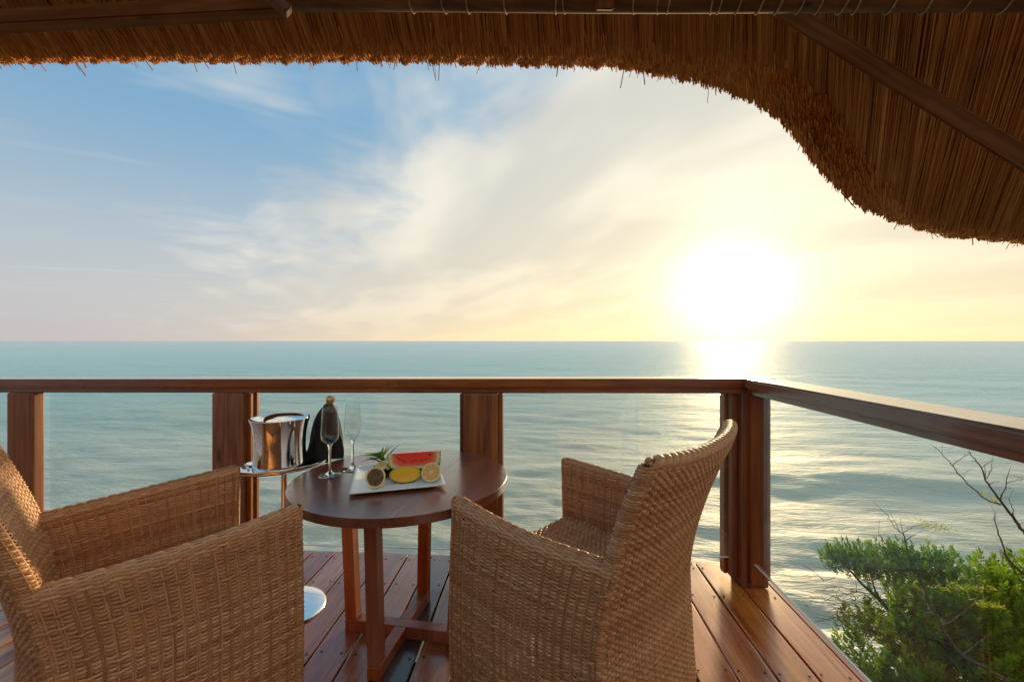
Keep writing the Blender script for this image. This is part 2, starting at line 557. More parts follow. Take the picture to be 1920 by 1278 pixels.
def smooth_path(pts, sub=4):
    """Catmull-Rom through pts"""
    P = [Vector(p) for p in pts]
    if len(P) < 3:
        return P
    out = []
    for i in range(len(P) - 1):
        p0 = P[max(i - 1, 0)]; p1 = P[i]; p2 = P[i + 1]; p3 = P[min(i + 2, len(P) - 1)]
        for s in range(sub):
            t = s / sub
            out.append(0.5 * ((2 * p1) + (p2 - p0) * t + (2 * p0 - 5 * p1 + 4 * p2 - p3) * t * t + (3 * p1 - p0 - 3 * p2 + p3) * t ** 3))
    out.append(P[-1])
    return out


# ------------------------------------------------------------------ the sea
def build_sea():
    Z0 = -3.9
    cx, cy = 1.0, 1.0
    r = [2.0]
    while r[-1] < 260:
        r.append(r[-1] * 1.0125 + 0.004)
    while r[-1] < 42000:
        r.append(r[-1] * 1.12)
    r = np.array(r)
    th = np.radians(np.linspace(-98, 98, 560))
    RR, TT = np.meshgrid(r, th, indexing='ij')
    X = cx + RR * np.sin(TT)
    Y = cy + RR * np.cos(TT)
    Zh = np.zeros_like(X)
    step = np.maximum(RR * 0.0125, RR * np.radians(0.35))
    g = np.random.default_rng(11)
    for i in range(70):
        lam = 0.7 * (1.058 ** i)
        if lam > 22: lam = g.uniform(6, 22)
        dirn = g.normal(-0.10, 0.42)                # wave travel direction around -Y
        kx, ky = math.sin(dirn) * 2 * PI / lam, -math.cos(dirn) * 2 * PI / lam
        ph = g.uniform(0, 2 * PI)
        amp = 0.0050 * lam ** 0.46 * g.uniform(0.5, 1.3)
        if lam > 2.5: amp *= 0.55
        fade = np.clip((lam / step - 3.0) / 4.0, 0, 1)
        s = np.sin(kx * X + ky * Y + ph)
        Zh += amp * fade * (s + 0.28 * np.cos(2 * (kx * X + ky * Y + ph)))
    # one swell steepening as it comes in
    u = (X - 12.5); v = (Y - 16.2 + 0.05 * u * u * 0.12 + 0.10 * u)
    prof = np.where(v < 0, np.exp(-(v / 1.1) ** 2), np.exp(-(v / 2.6) ** 2))
    Zh += 0.26 * prof * np.exp(-(u / 6.5) ** 2)
    u2 = (X - 3.0); v2 = (Y - 11.0 - 0.12 * u2)
    Zh += 0.08 * np.exp(-(v2 / 1.3) ** 2) * np.exp(-(u2 / 5.0) ** 2)
    fadeall = np.clip((200 - RR) / 120, 0, 1)
    Zh *= fadeall
    V = np.stack([X, Y, Z0 + Zh], -1).reshape(-1, 3)
    a, b = X.shape
    i, j = np.meshgrid(np.arange(a - 1), np.arange(b - 1), indexing='ij')
    q = np.stack([i * b + j, (i + 1) * b + j, (i + 1) * b + j + 1, i * b + j + 1], -1).reshape(-1, 4)
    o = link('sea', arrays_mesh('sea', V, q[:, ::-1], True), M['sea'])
    tag(o, 'turquoise sea with low waves reaching the horizon', None, None, 'structure')


build_sea()


# shore bank below the deck and the garden ground behind it
def build_land():
    g = np.random.default_rng(3)
    xs = np.linspace(-60, 60, 90)
    ys = np.concatenate([np.linspace(-120, -4, 24), np.linspace(-3.2, 5.2, 30)])
    X, Y = np.meshgrid(xs, ys, indexing='ij')
    t = np.clip((Y + 1.0) / 5.0, 0, 1)
    Z = -0.55 - 3.9 * t ** 0.9 + 0.18 * np.sin(X * 1.3 + Y) * np.clip(t * 3, 0, 1) + g.normal(0, 0.05, X.shape)
    # a shoulder of rock where the shrub grows
    Z += 1.7 * np.exp(-(((X - 3.9) / 2.0) ** 2 + ((Y - 3.1) / 1.2) ** 2)) * np.clip(t * 2, 0, 1)
    V = np.stack([X, Y, Z], -1).reshape(-1, 3)
    a, b = X.shape
    i, j = np.meshgrid(np.arange(a - 1), np.arange(b - 1), indexing='ij')
    q = np.stack([i * b + j, (i + 1) * b + j, (i + 1) * b + j + 1, i * b + j + 1], -1).reshape(-1, 4)
    o = link('ground', arrays_mesh('ground', V, q, True), M['rock'])
    tag(o, 'rocky shore bank falling to the sea beneath the deck', None, None, 'structure')


build_land()

# ------------------------------------------------------------------ deck
deck = empty('deck')
tag(deck, 'red brown hardwood plank deck with dark screw heads', None, None, 'structure')
FRONT = 2.265
seams = [1.097, 0.957, 0.818, 0.684]
while seams[-1] > -0.40:
    seams.append(seams[-1] - 0.1396)
seams[-1] = -0.437
for s_ in (-0.564, -0.691, -0.824, -0.962, -1.095, -1.222):
    seams.append(s_)
while seams[-1] > -4.2:
    seams.append(seams[-1] - 0.133)
screw_me = None
bm = bmesh.new()
bmesh.ops.create_cone(bm, cap_ends=True, segments=10, radius1=0.0052, radius2=0.0044, depth=0.003)
screw_me = bm_mesh('screw', bm)
screw_me.materials.append(M['screw'])
joists = [2.215, 1.985, 1.53, 1.07, 0.61]
for i in range(len(seams) - 1):
    x1, x0 = seams[i], seams[i + 1]
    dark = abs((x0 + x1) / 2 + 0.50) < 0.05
    red = i in (16, 17, 13)
    dz = random.uniform(-0.0015, 0.0015)
    g_ = 0.0038
    p = box('plank', (x0 + g_, -1.2, -0.03 + dz), (x1 - g_, FRONT + random.uniform(-.004, .004), dz),
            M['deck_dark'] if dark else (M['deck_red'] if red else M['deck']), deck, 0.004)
    if x1 > -2.0:
        c = p.location
        for Y in joists:
            for sx in (0.024, -0.024):
                xx = (x1 - 0.024 if sx > 0 else x0 + 0.024) + random.uniform(-.006, .006)
                s = link('screw', screw_me, None, p)
                s.location = (xx - c.x, Y + random.uniform(-.008, .008) - c.y, 0.0155)
box('edge_trim', (1.1005, -1.2, -0.13), (1.122, FRONT + 0.004, -0.004), M['deck'], deck, 0.003)
box('fascia', (-4.3, FRONT + 0.008, -0.15), (1.122, FRONT + 0.034, -0.012), M['deck_red'], deck, 0.003)
for Y in joists:
    box('joist', (-4.3, Y - 0.025, -0.18), (1.097, Y + 0.025, -0.036), M['joist'], deck, 0)

# unseen low wall added behind the viewer to block light from the lower chairs
o = box('added_shade_wall', (-4.6, -1.42, -0.5), (1.12, -1.26, 1.5), M['joist'], None, 0.01)
tag(o, 'added low dark wall shading the terrace from behind the viewer', None, None, 'structure')

# ------------------------------------------------------------------ railing
rail = empty('railing', (0, 2.1, 0))
tag(rail, 'varnished timber balustrade with glass panels along the deck edge', 'railing')


def rel(o, parent):
    """keep world placement while parenting to an unrotated empty"""
    o.parent = parent
    o.location = o.location - parent.location
    return o


def slope_z(x):                 # the front handrail hangs a little lower towards its far end
    return (x - 0.954) * 0.0059


YF, YB = 2.035, 2.185
# handrails
ang_r = math.atan(0.0059)
L0 = -4.4
o = beam_between('handrail', (L0, (YF + YB) / 2, 0.952 + slope_z(L0)), (1.115, (YF + YB) / 2, 0.952 + slope_z(1.115)), YB - YF, 0.046, M['rail_x'], None, 0.009)
rel(o, rail)
o = beam_between('handrail', (1.035, YF - 0.003, 0.9515), (1.035, -1.4, 0.9515), 0.162, 0.046, M['rail_y'], None, 0.009)
rel(o, rail)
o = beam_between('rail_batten', (L0, (YF + YB) / 2 + 0.004, 0.9165 + slope_z(L0)), (0.955, (YF + YB) / 2 + 0.004, 0.9165 + slope_z(0.955)), 0.118, 0.0245, M['rail_x'], None, 0.004)
rel(o, rail)
o = beam_between('rail_batten', (1.037, YF - 0.03, 0.9165), (1.037, -1.4, 0.9165), 0.125, 0.0245, M['rail_y'], None, 0.004)
rel(o, rail)


def post(x0, x1, zt, deep=0.126, strips=True):
    y0 = YF + 0.012
    p = box('post', (x0, y0, 0.001), (x1, y0 + deep, zt), M['post'], None, 0.006)
    rel(p, rail)
    if not strips:
        return p
    # channel strips that hold the glass, on both flanks
    for sx in (-1, 1):
        xe = x0 if sx < 0 else x1
        for (ya, yb, w_) in ((y0 + 0.030, y0 + 0.050, 0.022), (y0 + 0.078, y0 + 0.098, 0.022)):
            lo = (min(xe + sx * 0.0005, xe + sx * w_), ya, 0.03)
            hi = (max(xe + sx * 0.0005, xe + sx * w_), yb, zt - 0.006)
            s_ = box('channel_strip', lo, hi, M['post'], None, 0.003)
            s_.parent = p
            s_.location = s_.location - p.location - rail.location + Vector((0, 0, 0)) + rail.location * 0
            s_.location = Vector(((lo[0] + hi[0]) / 2, (lo[1] + hi[1]) / 2, (lo[2] + hi[2]) / 2)) - (p.location + rail.location)
    return p


PX = [(-4.05, -3.90), (-2.735, -2.575), (-1.628, -1.468), (-0.357, -0.190)]
for x0, x1 in PX:
    if x0 < -2:
        post(x0, x1 - 0.012, 0.904 + slope_z(x0), 0.05, False)
    else:
        post(x0, x1, 0.904 + slope_z(x0))
# corner post, a square core with cover boards stepped round it
cp = box('post', (0.955, YF + 0.015, 0.001), (1.075, YF + 0.135, 0.9275), M['post'], None, 0.006)
rel(cp, rail)
for lo, hi in (((0.925, YF + 0.055, 0.02), (0.9545, YF + 0.118, 0.902)),
               ((0.908, YF + 0.098, 0.02), (0.9247, YF + 0.150, 0.902)),
               ((0.985, YF - 0.004, 0.02), (1.045, YF + 0.0147, 0.902)),
               ((1.0755, YF + 0.040, 0.02), (1.098, YF + 0.100, 0.902))):
    b_o = box('cover_board', lo, hi, M['post'], None, 0.005)
    b_o.parent = cp
    b_o.location = Vector([(lo[i] + hi[i]) / 2 for i in range(3)]) - (cp.location + rail.location)
box_side = box('post', (0.965, -0.05, 0.001), (1.095, 0.10, 0.904), M['post'], None, 0.006)
rel(box_side, rail)


def pane(lo, hi, axis):
    """glass sheet with visible polished edges"""
    p = box('glass_pane', lo, hi, M['glass'], None, 0)
    rel(p, rail)
    c = p.location + rail.location
    el, eh = list(lo), list(hi)
    eh[2] = lo[2] - 0.0005
    el[2] = lo[2] - 0.0035
    e = box('pane_edge', el, eh, M['glass_edge'], None, 0)
    e.parent = p
    e.location = Vector([(el[i] + eh[i]) / 2 for i in range(3)]) - c


GY = YF + 0.012 + 0.064
xs_ = [-4.05, -3.90] + [v for ab in PX[1:] for v in ab] + [0.93]
gaps = [(-3.90, -2.735), (-2.575, -1.628), (-1.468, -0.357), (-0.190, 0.925)]
for a, b in gaps:
    pane((a + 0.004, GY - 0.005, 0.114), (b - 0.004, GY + 0.005, 0.899 + slope_z(a)), 0)
pane((1.0, 0.105, 0.122), (1.010, YF + 0.010, 0.900), 1)


# ------------------------------------------------------------------ thatched roof
EAVE = [
    ([-4.171, 2.259, 2.811], [-4.405, 2.386, 2.881]), ([-3.141, 2.32, 2.817], [-3.317, 2.45, 2.891]),
    ([-2.393, 2.364, 2.83], [-2.527, 2.496, 2.901]), ([-1.582, 2.411, 2.842], [-1.67, 2.546, 2.887]),
    ([-0.958, 2.448, 2.845], [-1.011, 2.585, 2.894]), ([-0.334, 2.485, 2.833], [-0.352, 2.624, 2.874]),
    ([-0.022, 2.503, 2.839], [-0.023, 2.643, 2.864]), ([0.446, 2.531, 2.82], [0.464, 2.672, 2.858]),
    ([0.789, 2.551, 2.792], [0.807, 2.692, 2.788]), ([1.07, 2.567, 2.773], [1.071, 2.707, 2.736]),
    ([1.288, 2.58, 2.752], [1.288, 2.72, 2.653]), ([1.456, 2.61, 2.705], [1.464, 2.751, 2.568]),
    ([1.594, 2.638, 2.612], [1.609, 2.779, 2.445]), ([1.767, 2.668, 2.473], [1.755, 2.808, 2.265]),
    ([1.909, 2.697, 2.274], [1.911, 2.837, 2.131]), ([2.054, 2.725, 2.088], [2.096, 2.868, 2.001]),
    ([2.248, 2.737, 1.909], [2.328, 2.882, 1.912]), ([2.508, 2.752, 1.824], [2.629, 2.899, 1.833]),
    ([2.905, 2.725, 1.764], [3.065, 2.875, 1.78]), ([3.573, 2.614, 1.7], [3.781, 2.767, 1.717])]
AZ = [0.0, 0.0, 0.0, 0.0, 0.0, 0.004, 0.116, 0.216, 0.316, 0.404, 0.479, 0.504, 0.529, 0.554, 0.566, 0.579, 0.579, 0.579, 0.566, 0.541]
Ein = np.array([e[0] for e in EAVE]); Eout = np.array([e[1] for e in EAVE]); AZ = np.array(AZ)
seg = np.r_[0, np.cumsum(np.linalg.norm(np.diff(Ein, axis=0), axis=1))]
SL = seg[-1]


def eave_at(s):
    """inner edge, outer edge and up-slope direction at arc position s"""
    pi = np.stack([np.interp(s, seg, Ein[:, k_]) for k_ in range(3)], -1)
    po = np.stack([np.interp(s, seg, Eout[:, k_]) for k_ in range(3)], -1)
    a = np.interp(s, seg, AZ)
    u = np.stack([-a, -np.ones_like(a), np.full_like(a, 0.865)], -1)
    u /= np.linalg.norm(u, axis=1, keepdims=True)
    return pi, po, u


roof = empty('thatched_roof', (0, 0, 0))
tag(roof, 'dark brown thatched roof with a ragged curving eave over the deck', 'roof')


def reed_mesh(name, A, B, rad, sides, tone, bow=0.0):
    """straight reeds from A (butt end) to B, each a prism with a closed butt"""
    n = len(A)
    T = B - A
    T /= np.linalg.norm(T, axis=1, keepdims=True)
    ref = np.array([0.2, 0.3, 0.93])
    a = np.cross(T, ref); a /= np.linalg.norm(a, axis=1, keepdims=True)
    b = np.cross(T, a)
    ph = rng.uniform(0, 2 * PI, n)
    vs = []
    for P, rr in ((A, rad), (B, rad * 0.9)):
        for j in range(sides):
            t = ph + 2 * PI * j / sides
            vs.append(P + (a * np.cos(t)[:, None] + b * np.sin(t)[:, None]) * rr[:, None])
    V = np.stack(vs, 1)                                   # n, 2*sides, 3
    base = (np.arange(n) * 2 * sides)[:, None]
    F = []
    for j in range(sides):
        F.append(np.concatenate([base + j, base + (j + 1) % sides, base + sides + (j + 1) % sides, base + sides + j], 1))
    if sides == 4:
        F.append(np.concatenate([base + 3, base + 2, base + 1, base + 0], 1))
    F = np.stack(F, 1).reshape(-1, 4)
    tn = np.repeat(tone, 2 * sides)
    return arrays_mesh(name, V.reshape(-1, 3), F, False, tn)


def build_thatch():
    # backing sheets that make the roof solid
    ss = np.linspace(0, SL, 160)
    pi, po, u = eave_at(ss)
    nrm = np.array([0.0, 0.60, 0.76])
    rows = []
    rows.append(pi + u * 3.2 + nrm * 0.02)
    rows.append(pi + u * 1.5 + nrm * 0.02)
    rows.append(pi + u * 0.05 + nrm * 0.02)
    tg = np.gradient(pi, axis=0)
    N = np.cross(tg, u); N /= np.linalg.norm(N, axis=1, keepdims=True)
    N *= np.sign(N @ np.array([0.25, 0.6, 0.76]))[:, None]
    rows.append(po + u * 0.05)
    rows.append(pi + u * 0.12 + N * 0.13)
    rows.append(pi + u * 1.5 + N * 0.16)
    rows.append(pi + u * 3.3 + N * 0.16)
    V = np.stack(rows, 0)
    a, b = V.shape[:2]
    i, j = np.meshgrid(np.arange(a - 1), np.arange(b - 1), indexing='ij')
    q = np.stack([i * b + j, (i + 1) * b + j, (i + 1) * b + j + 1, i * b + j + 1], -1).reshape(-1, 4)
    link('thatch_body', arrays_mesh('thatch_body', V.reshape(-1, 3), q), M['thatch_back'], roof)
    # long reeds of the underside, in three uneven layers
    n = 12500
    s = rng.uniform(0, SL, n)
    # reeds bunch together in handfuls
    s = s + 0.012 * np.sin(s * 95.0) + 0.02 * np.sin(s * 37.0)
    s = np.clip(s, 0, SL)
    pi, po, u = eave_at(s)
    lay = rng.uniform(-0.016, 0.012, n)
    skew = rng.normal(0, 0.022, n)
    side = np.cross(u, nrm)
    u2 = u + side * skew[:, None]
    A = pi + nrm * lay[:, None] + u * (0.03 + np.abs(rng.normal(0, 0.02, n)))[:, None]
    B = A + u2 * rng.uniform(0.9, 2.3, n)[:, None]
    bunch = 0.5 + 0.3 * np.sin(s * 23.0 + 2 * np.sin(s * 7)) * np.sin(s * 61)
    tone = np.clip(bunch * 0.6 + rng.uniform(0, 0.5, n) - (lay > 0.004) * 0.2, 0, 1)
    o = link('reed_underside', reed_mesh('reed_underside', A, B, rng.uniform(0.0018, 0.0036, n), 4, tone), M['reed'], roof)
    o['kind'] = 'stuff'
    # cut butt ends along the eave
    ds = rng.uniform(0, 1, 60000)
    wid = np.linalg.norm(Eout - Ein, axis=1)
    cdf = np.r_[0, np.cumsum(np.diff(seg) * (wid[1:] + wid[:-1]) / 2)]
    cdf /= cdf[-1]
    n = 40000
    s = np.interp(rng.uniform(0, 1, n), cdf, seg)
    pi, po, u = eave_at(s)
    w = rng.uniform(-0.05, 1.03, n)
    side = np.cross(u, nrm)
    end = pi + (po - pi) * w[:, None] - u * (rng.uniform(-0.012, 0.028, n) + 0.012 * np.sin(s * 19) * np.sin(s * 53 + w * 4))[:, None]
    u2 = u + side * rng.normal(0, 0.10, n)[:, None] + nrm * rng.normal(0, 0.05, n)[:, None]
    tone = np.clip(rng.normal(0.5, 0.25, n), 0, 1)
    o = link('cut_reed_ends', reed_mesh('cut_reed_ends', end, end + u2 * rng.uniform(0.06, 0.14, n)[:, None], rng.uniform(0.0024, 0.0046, n), 4, tone), M['reed_end'], roof)
    o['kind'] = 'stuff'
    # stray stalks that hang past the cut
    n = 420
    s = rng.uniform(0, SL, n)
    pi, po, u = eave_at(s)
    w = rng.uniform(0.6, 1.0, n)
    end = pi + (po - pi) * w[:, None] - u * (0.015 + rng.exponential(0.022, n))[:, None]
    side = np.cross(u, nrm)
    u2 = u + side * rng.normal(0, 0.25, n)[:, None] + nrm * rng.normal(0, 0.12, n)[:, None]
    o = link('stray_reeds', reed_mesh('stray_reeds', end, end + u2 * 0.16, rng.uniform(0.0014, 0.0034, n), 4, rng.uniform(0, 0.7, n)), M['reed_end'], roof)
    o['kind'] = 'stuff'


build_thatch()
BE0, BE1 = Vector((-1.46, 2.138, 2.925)), Vector((2.168, 1.65, 2.383))
tag(beam_between('beam', (-3.9, 2.09, 2.829), (-1.30, 2.127, 2.873), 0.08, 0.085, M['timber'], roof, 0.008), 'squared timber under the left of the thatch')
bdir = (BE1 - BE0).normalized()
v, q = tube_arrays([BE0 + (BE1 - BE0) * t + Vector((0, 0, 0.004 * math.sin(t * 9))) for t in np.linspace(0, 1, 14)], 0.055, 12)
link('round_beam', arrays_mesh('round_beam', np.array(v), np.array(q), True), M['timber'], roof)
beam_between('rafter', (1.10, 2.218, 2.904), (2.60, 1.861, 1.470), 0.075, 0.055, M['timber'], roof, 0.01, Vector((0, -0.6, -0.76)))
beam_between('brace', (-1.40, 1.93, 2.895), (-1.215, 2.028, 2.762), 0.055, 0.05, M['timber'], roof, 0.004)
beam_between('brace', (0.294, 1.80, 2.69), (0.29, 1.852, 2.568), 0.075, 0.03, M['timber'], roof, 0.004)
# rope turns that lash the round beam to the thatch
for px_x in (-0.595, -0.435, -0.318, -0.14, 0.091, 0.127, 0.426, 0.525, 0.568, 0.739, 0.77, 0.842, 0.923, 0.993, 1.072, 1.139, 1.225, 1.272, 1.391, 1.508, 1.63, 1.757):
    t = (px_x - BE0.x) / (BE1.x - BE0.x)
    c = BE0 + (BE1 - BE0) * t
    e1 = Vector((0, 0, 1)).cross(bdir).normalized()
    e2 = bdir.cross(e1)
    pts = []
    tl = random.uniform(-0.35, 0.35)
    for a in np.linspace(0, 2 * PI, 15):
        pts.append(c + (e1 * math.cos(a) + e2 * math.sin(a)) * 0.0585 + bdir * (0.02 * tl * math.cos(a)))
    v, q = tube_arrays(pts, random.uniform(0.0025, 0.004), 6)
    link('rope_lashing', arrays_mesh('rope_lashing', np.array(v), np.array(q), True), M['rope'], roof)


# ------------------------------------------------------------------ wicker armchairs
def weave(S, nc, nr, weft_w, amp, warp_w, pair, spc=6, warp_seg=60, sign=1.0, jit=0.12, th=0.0016, shape=0.7, top=None):
    """woven strands over the surface S(u,v); returns verts, quads, tone"""
    e = 1e-3

    def frame(u, v):
        p = S(u, v)
        du = S(np.clip(u + e, 0, 1), v) - S(np.clip(u - e, 0, 1), v)
        dv = S(u, np.clip(v + e, 0, 1)) - S(u, np.clip(v - e, 0, 1))
        du /= np.linalg.norm(du, axis=-1, keepdims=True) + 1e-9
        dv /= np.linalg.norm(dv, axis=-1, keepdims=True) + 1e-9
        n = np.cross(du, dv) * sign
        n /= np.linalg.norm(n, axis=-1, keepdims=True) + 1e-9
        return p, du, dv, n

    Vs, Fs, Ts = [], [], []
    base = 0

    def strips(P, Wd, N, h, w, tone):
        nonlocal base
        a, b = P.shape[:2]
        rows = [P - Wd * (w / 2) + N * (h - th * 0.6)[..., None], P + N * (h + th)[..., None], P + Wd * (w / 2) + N * (h - th * 0.6)[..., None]]
        V = np.stack(rows, 2)                        # a,b,3,3
        idx = base + np.arange(a * b * 3).reshape(a, b, 3)
        q1 = np.stack([idx[:, :-1, 0], idx[:, 1:, 0], idx[:, 1:, 1], idx[:, :-1, 1]], -1).reshape(-1, 4)
        q2 = np.stack([idx[:, :-1, 1], idx[:, 1:, 1], idx[:, 1:, 2], idx[:, :-1, 2]], -1).reshape(-1, 4)
        Vs.append(V.reshape(-1, 3)); Fs.extend([q1, q2])
        Ts.append(np.repeat(tone, b * 3))
        base += a * b * 3

    # wefts
    nu = nc * spc + 1
    u = np.linspace(0, 1, nu)
    v = (np.arange(nr) + 0.5) / nr
    U, V_ = np.meshgrid(u, v)
    V_ = V_ + rng.normal(0, jit / nr, (nr, 1)) + 0.10 / nr * np.sin(U * nc * PI * 0.37 + rng.uniform(0, 6, (nr, 1)))
    V_ = np.clip(V_, 0, 1)
    P, du, dv, n = frame(U, V_)
    sg = np.where(np.arange(nr) % 2 == 0, 1.0, -1.0)[:, None]
    s = np.sin(PI * U * nc)
    brick = amp * np.sign(s * sg) * np.abs(s) ** shape
    if pair:
        # floats bulge between the paired stakes and pass beneath them; the row behind lies flat
        pss = np.where(rng.random((nr, nc)) < 0.08, -1.0, 1.0)[:, np.clip((u * nc).astype(int), 0, nc - 1)]
        front = amp * (1 - 1.9 * np.abs(s) ** 2.2 * pss) + 0.0005
        h = np.where(sg > 0, front, -amp * 0.9)
        if top is not None:
            h = np.where((V_ > top[0]) & (V_ < top[1]), brick, h)
        wv = np.where(sg > 0, weft_w, weft_w * 0.8)[..., None]
    else:
        h = brick
        wv = weft_w
    strips(P, dv, n, h, wv, rng.uniform(0.25, 0.95, nr))
    # warps
    offs = (-0.5, 0.5) if pair else (0.0,)
    uc = (np.arange(nc) + 0.5) / nc
    vv = np.linspace(0, 1, warp_seg)
    for of in offs:
        ul = uc + rng.normal(0, 0.03 / nc, nc)
        U2, V2 = np.meshgrid(ul, vv, indexing='ij')
        P, du, dv, n = frame(U2, V2)
        P = P + du * (of * pair)
        h2 = np.full(P.shape[:2], 0.0007 if pair else 0.0) + 0.0004 * np.sin(V2 * 40 + U2 * 90)
        strips(P, du, n, h2, warp_w, rng.uniform(0.3, 0.9, nc))
    return np.concatenate(Vs), np.concatenate(Fs), np.concatenate(Ts)


HA = 0.66          # arm height


def build_chair():
    root = empty('wicker_armchair')

    def part(name, arr, kind='stuff'):
        v, f, t = arr
        o = link(name, arrays_mesh(name, v, f, True, t), M['wicker'], root)
        o['kind'] = kind
        return o

    hth = 0.023

    def hw(t):                                  # half width of the seat shell from front to back
        return 0.2965 + 0.022 * np.sin(PI * np.clip(t, 0, 1)) - 0.016 * t

    def lean(z):
        lo = 0.022 * (np.clip(0.42 - z, 0, 1) / 0.42) ** 1.6
        hi = 0.130 * (np.clip(z - 0.40, 0, 1) / 0.46) ** 1.55
        return lo + hi

    # side panels: outside, over the arm, down the inside
    Lo, La, Li = HA - hth - 0.03, PI * hth, 0.25
    Lt = Lo + La + Li

    def side_surface(sx):
        def S(u, v):
            t = u
            s = v * Lt
            off = np.where(s < Lo, hth, np.where(s < Lo + La, hth * np.cos(np.clip((s - Lo) / hth, 0, PI)), -hth))
            za = HA - hth
            z = np.where(s < Lo, 0.03 + s, np.where(s < Lo + La, za + hth * np.sin(np.clip((s - Lo) / hth, 0, PI)), za - (s - Lo - La)))
            # the shell draws in slightly towards the floor and the arm dips in the middle
            z = z - (0.006 * np.sin(PI * t) + 0.032 * t) * np.clip((z - 0.3) / 0.36, 0, 1)
            x = sx * (hw(t) + off + 0.010 * np.sin(np.clip(z / 0.6, 0, 1) * PI))
            return np.stack([x, 0.265 - t * (0.502 + lean(z)), z], -1)
        return S

    for sx in (-1, 1):
        part('side_panel', weave(side_surface(sx), 21, 186, 0.0078, 0.0025, 0.0040, 0.0056, 8, 90, sign=-sx * 1.0, jit=0.04, th=0.0020, shape=0.6, top=((Lo - 0.006) / Lt, (Lo + La) / Lt)))

    # rolled front edges of the arms
    for sx in (-1, 1):
        def S(u, v, sx=sx):
            a = u * PI
            z = 0.03 + v * (HA - 0.034)
            x = sx * (hw(0) + 0.010 * np.sin(np.clip(z / 0.6, 0, 1) * PI) + hth * np.cos(a))
            y = 0.262 + hth * 0.75 * np.sin(a)
            return np.stack([x, y, z], -1)
        part('arm_edge', weave(S, 3, 88, 0.0080, 0.0010, 0.005, 0.0, 6, 40, sign=sx, jit=0.05, th=0.0022))

    # backrest: outside, over the top, down the inside

    def hwb(z):
        return 0.290 + 0.012 * np.clip((z - 0.60) / 0.26, 0, 1.2) + 0.006 * np.clip(0.4 - z, 0, 1)

    bt = 0.020
    ZT = 0.884

    def back_point(a, z, off):
        """a -1..1 across, off outward offset"""
        x = a * hwb(z)
        bow = 0.044 * (1 - np.abs(a) ** 2.4)
        y = -0.224 - bow - lean(z) - off
        return np.stack([x, y, z - 0.012 * (1 - a * a) * np.clip((z - 0.7) / 0.16, 0, 1)], -1)

    Lo2, La2, Li2 = ZT - bt - 0.03, PI * bt, 0.46
    Lt2 = Lo2 + La2 + Li2

    def SB(u, v):
        a = 2 * u - 1
        s = v * Lt2
        off = np.where(s < Lo2, bt, np.where(s < Lo2 + La2, bt * np.cos(np.clip((s - Lo2) / bt, 0, PI)), -bt))
        za = ZT - bt
        z = np.where(s < Lo2, 0.03 + s, np.where(s < Lo2 + La2, za + bt * np.sin(np.clip((s - Lo2) / bt, 0, PI)), za - (s - Lo2 - La2)))
        return back_point(a, z, off)

    part('backrest', weave(SB, 48, 164, 0.0084, 0.0028, 0.0052, 0.0, 6, 90, sign=1.0, jit=0.06, th=0.0022))
    # rounded flank of the backrest, from the floor to the top
    for sx in (-1, 1):
        def S(u, v, sx=sx):
            a = u * PI
            z = 0.03 + v * (ZT - 0.034)
            P = back_point(np.full_like(z, sx * 0.985), z, bt * np.cos(a))
            P[..., 0] += sx * bt * 0.8 * np.sin(a)
            return P
        part('back_edge', weave(S, 4, 116, 0.0080, 0.0008, 0.005, 0.0, 5, 50, sign=sx, jit=0.05, th=0.0022))
    # plaited cord along the top of the back
    for k_ in range(2):
        pts = []
        for a in np.linspace(-0.98, 0.98, 340):
            ph = a * 40 + k_ * PI
            p = back_point(np.array(a), np.array(ZT + 0.001 + 0.0085 * math.sin(ph)), np.array(0.0115 * math.cos(ph)))
            pts.append(tuple(p))
        v, q = tube_arrays(pts, [0.0105 * min(1.0, max(0.02, min(i_, len(pts) - 1 - i_) / 6.0)) ** 0.5 for i_ in range(len(pts))], 8)
        o = link('top_braid', arrays_mesh('top_braid', np.array(v), np.array(q), True, np.full(len(v), 0.65)), M['wicker'], root)

    # seat and front panel
    def SS(u, v):
        x = (2 * u - 1) * 0.283
        y = 0.262 - v * 0.52
        z = 0.425 - 0.02 * v + 0.006 * np.cos((2 * u - 1) * PI / 2) - 0.02 * np.clip(0.04 - v, 0, 1) ** 2 * 400
        return np.stack([x, y, z], -1)

    part('seat', weave(SS, 34, 58, 0.0084, 0.0034, 0.0056, 0.0, 6, 60, sign=-1.0, th=0.0026))

    def SF(u, v):
        return np.stack([(2 * u - 1) * 0.283, np.full_like(u, 0.258), 0.03 + v * 0.39], -1)

    part('front_panel', weave(SF, 18, 66, 0.0084, 0.0032, 0.0056, 0.0078, 8, 40, sign=-1.0, th=0.0024))
    for fx in (-0.27, 0.27):
        for fy in (-0.22, 0.235):
            o = link('foot', foot_me, None, root)
            o.location = (fx, fy, 0.016)
    return root


bm = bmesh.new()
bmesh.ops.create_cone(bm, cap_ends=True, segments=16, radius1=0.015, radius2=0.018, depth=0.03)
foot_me = bm_mesh('foot', bm)
foot_me.materials.append(M['screw'])

chair = build_chair()
chair.location = (0.143, 1.403, 0)
chair.rotation_euler = (0, 0, R(51.5))
tag(chair, 'wicker armchair seen from behind, its curved back near the corner post', 'armchair', 'wicker armchairs at the round table')
c2 = chair.copy()
C.objects.link(c2)
for ch in list(chair.children):
    n_ = ch.copy()
    C.objects.link(n_)
    n_.parent = c2
c2.location = (-1.118, 1.219, 0)
c2.rotation_euler = (0, 0, R(-38.7))
tag(c2, 'wicker armchair at the left edge, its long woven arm side towards the viewer', 'armchair', 'wicker armchairs at the round table')

